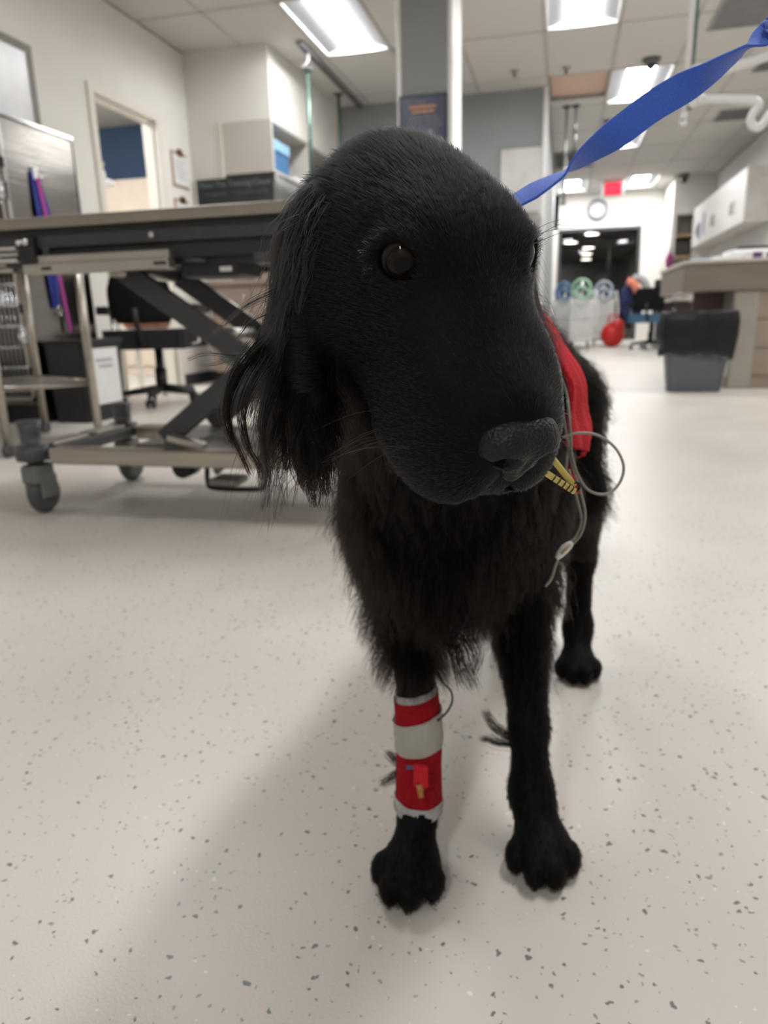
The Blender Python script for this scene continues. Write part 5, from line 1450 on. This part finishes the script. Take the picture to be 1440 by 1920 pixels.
# ------------------------------------------------------------------ tubes and cables at the dog left side
YEL = mat('yellow_tube', (232, 214, 120), 0.45, vary=0.05, scale=80)
for lab, a, b in (('yellow tube stitched with black rings behind dog nose', (-0.0280, 0.4600, 0.4650), (0.0117, 0.4631, 0.4390)), ('plain yellow tube angled behind dog nose', (-0.0125, 0.4665, 0.4712), (0.0112, 0.4660, 0.4420))):
    t = thing('yellow_tube', lab, 'tube', a, 'yellow tubes')
    mid = Vector(a).lerp(Vector(b), .35)
    cheek = Vector(hp(.034, .012, -.062)) + Vector((0, 0, .004 if a[0] > -.02 else 0))
    part('pipe', YEL, t, (tube, list(curve_pts([cheek, Vector(a), mid], 10)) + [Vector(b)], .0021, 12))
    if a[0] < -.02:
        va, vb = Vector(a), Vector(b)
        for k in (.50, .66, .74, .82, .89, .95):
            p = va.lerp(vb, k); d = (vb - va).normalized()
            part('stitch_ring', BLACK(), t, (cyl, p - d * .0004, p + d * .0004, .0024, None, 12))
    else:
        bm = bm_new(); rr = random.Random(9)
        for k in range(5):
            c = Vector(b) + Vector((rr.uniform(-.001, .002), rr.uniform(-.001, .001), rr.uniform(-.001, .001)))
            tube(bm, [c + Vector((.0022 * math.cos(a_), .001 * math.sin(2 * a_ + k), .0028 * math.sin(a_))) for a_ in [j * math.pi / 5 for j in range(10)]], .0004, 5, True)
        obj('suture_knot', bm, BLACK(), t)
CAB = mat('grey_cable', (150, 146, 138), 0.45, vary=0.04)
def cable(label, ctrl, r=.0012, n=60):
    return tag(part('monitor_cable', CAB, None, (tube, curve_pts(ctrl, n), r, 8)), label, 'cable', 'grey monitor cables')
cable('grey cable curving down over the red wrap', [(-0.010, 0.672, 0.530), (-0.0021, 0.640, 0.5039), (0.0052, 0.6337, 0.4842), (0.0086, 0.6285, 0.4625), (0.0079, 0.6210, 0.4365), (0.0071, 0.6261, 0.4149)])
cable('grey cable forming the wide loop right of dog nose', [(0.0030, 0.6135, 0.4496), (0.0164, 0.6177, 0.4527), (0.0318, 0.6209, 0.4506), (0.0461, 0.6217, 0.4407), (0.0541, 0.6196, 0.4258), (0.0516, 0.6150, 0.4116), (0.0415, 0.6100, 0.4027), (0.0270, 0.6072, 0.4057), (0.0169, 0.6084, 0.4190), (0.0114, 0.6119, 0.4364), (0.0100, 0.6162, 0.4516), (0.006, 0.622, 0.48)], n=90)
cable('longest grey cable falling below loop to white connector', [(-0.012, 0.672, 0.528), (-0.0007, 0.6371, 0.5017), (0.0020, 0.6275, 0.4756), (0.0065, 0.6183, 0.4495), (0.0117, 0.6135, 0.4278), (0.0212, 0.6202, 0.3989), (0.0251, 0.6181, 0.3809), (0.0225, 0.6161, 0.3653), (0.0148, 0.6115, 0.3556)], n=70)
cable('grey cable running beside the longest one to connector', [(0.0096, 0.6280, 0.4193), (0.0168, 0.6235, 0.3967), (0.0221, 0.6191, 0.3765), (0.0181, 0.6144, 0.3632), (0.0121, 0.6111, 0.3566)])
cable('short grey cable end hanging below white connector', [(0.0045, 0.6065, 0.3470), (0.0018, 0.6038, 0.3390), (-0.0013, 0.6009, 0.3279), (-0.006, 0.601, 0.320)])
t = thing('cable_connector', 'white clip connector joining grey cables at dog side', 'connector', (0.0095, 0.6095, 0.3531))
part('shell', WHITEP(), t, (tube, [(0.0150, 0.6120, 0.3580), (0.0125, 0.6108, 0.3556), (0.0095, 0.6095, 0.3531), (0.0055, 0.607, 0.3485), (0.0025, 0.6055, 0.3445)], [.002, .0036, .0042, .0036, .002], 10))
part('clip', mat('beige_clip', (190, 160, 130), 0.5), t, (tube, [(0.0130, 0.6075, 0.3570), (0.0095, 0.6045, 0.3531), (0.006, 0.6040, 0.3495)], .0012, 6))
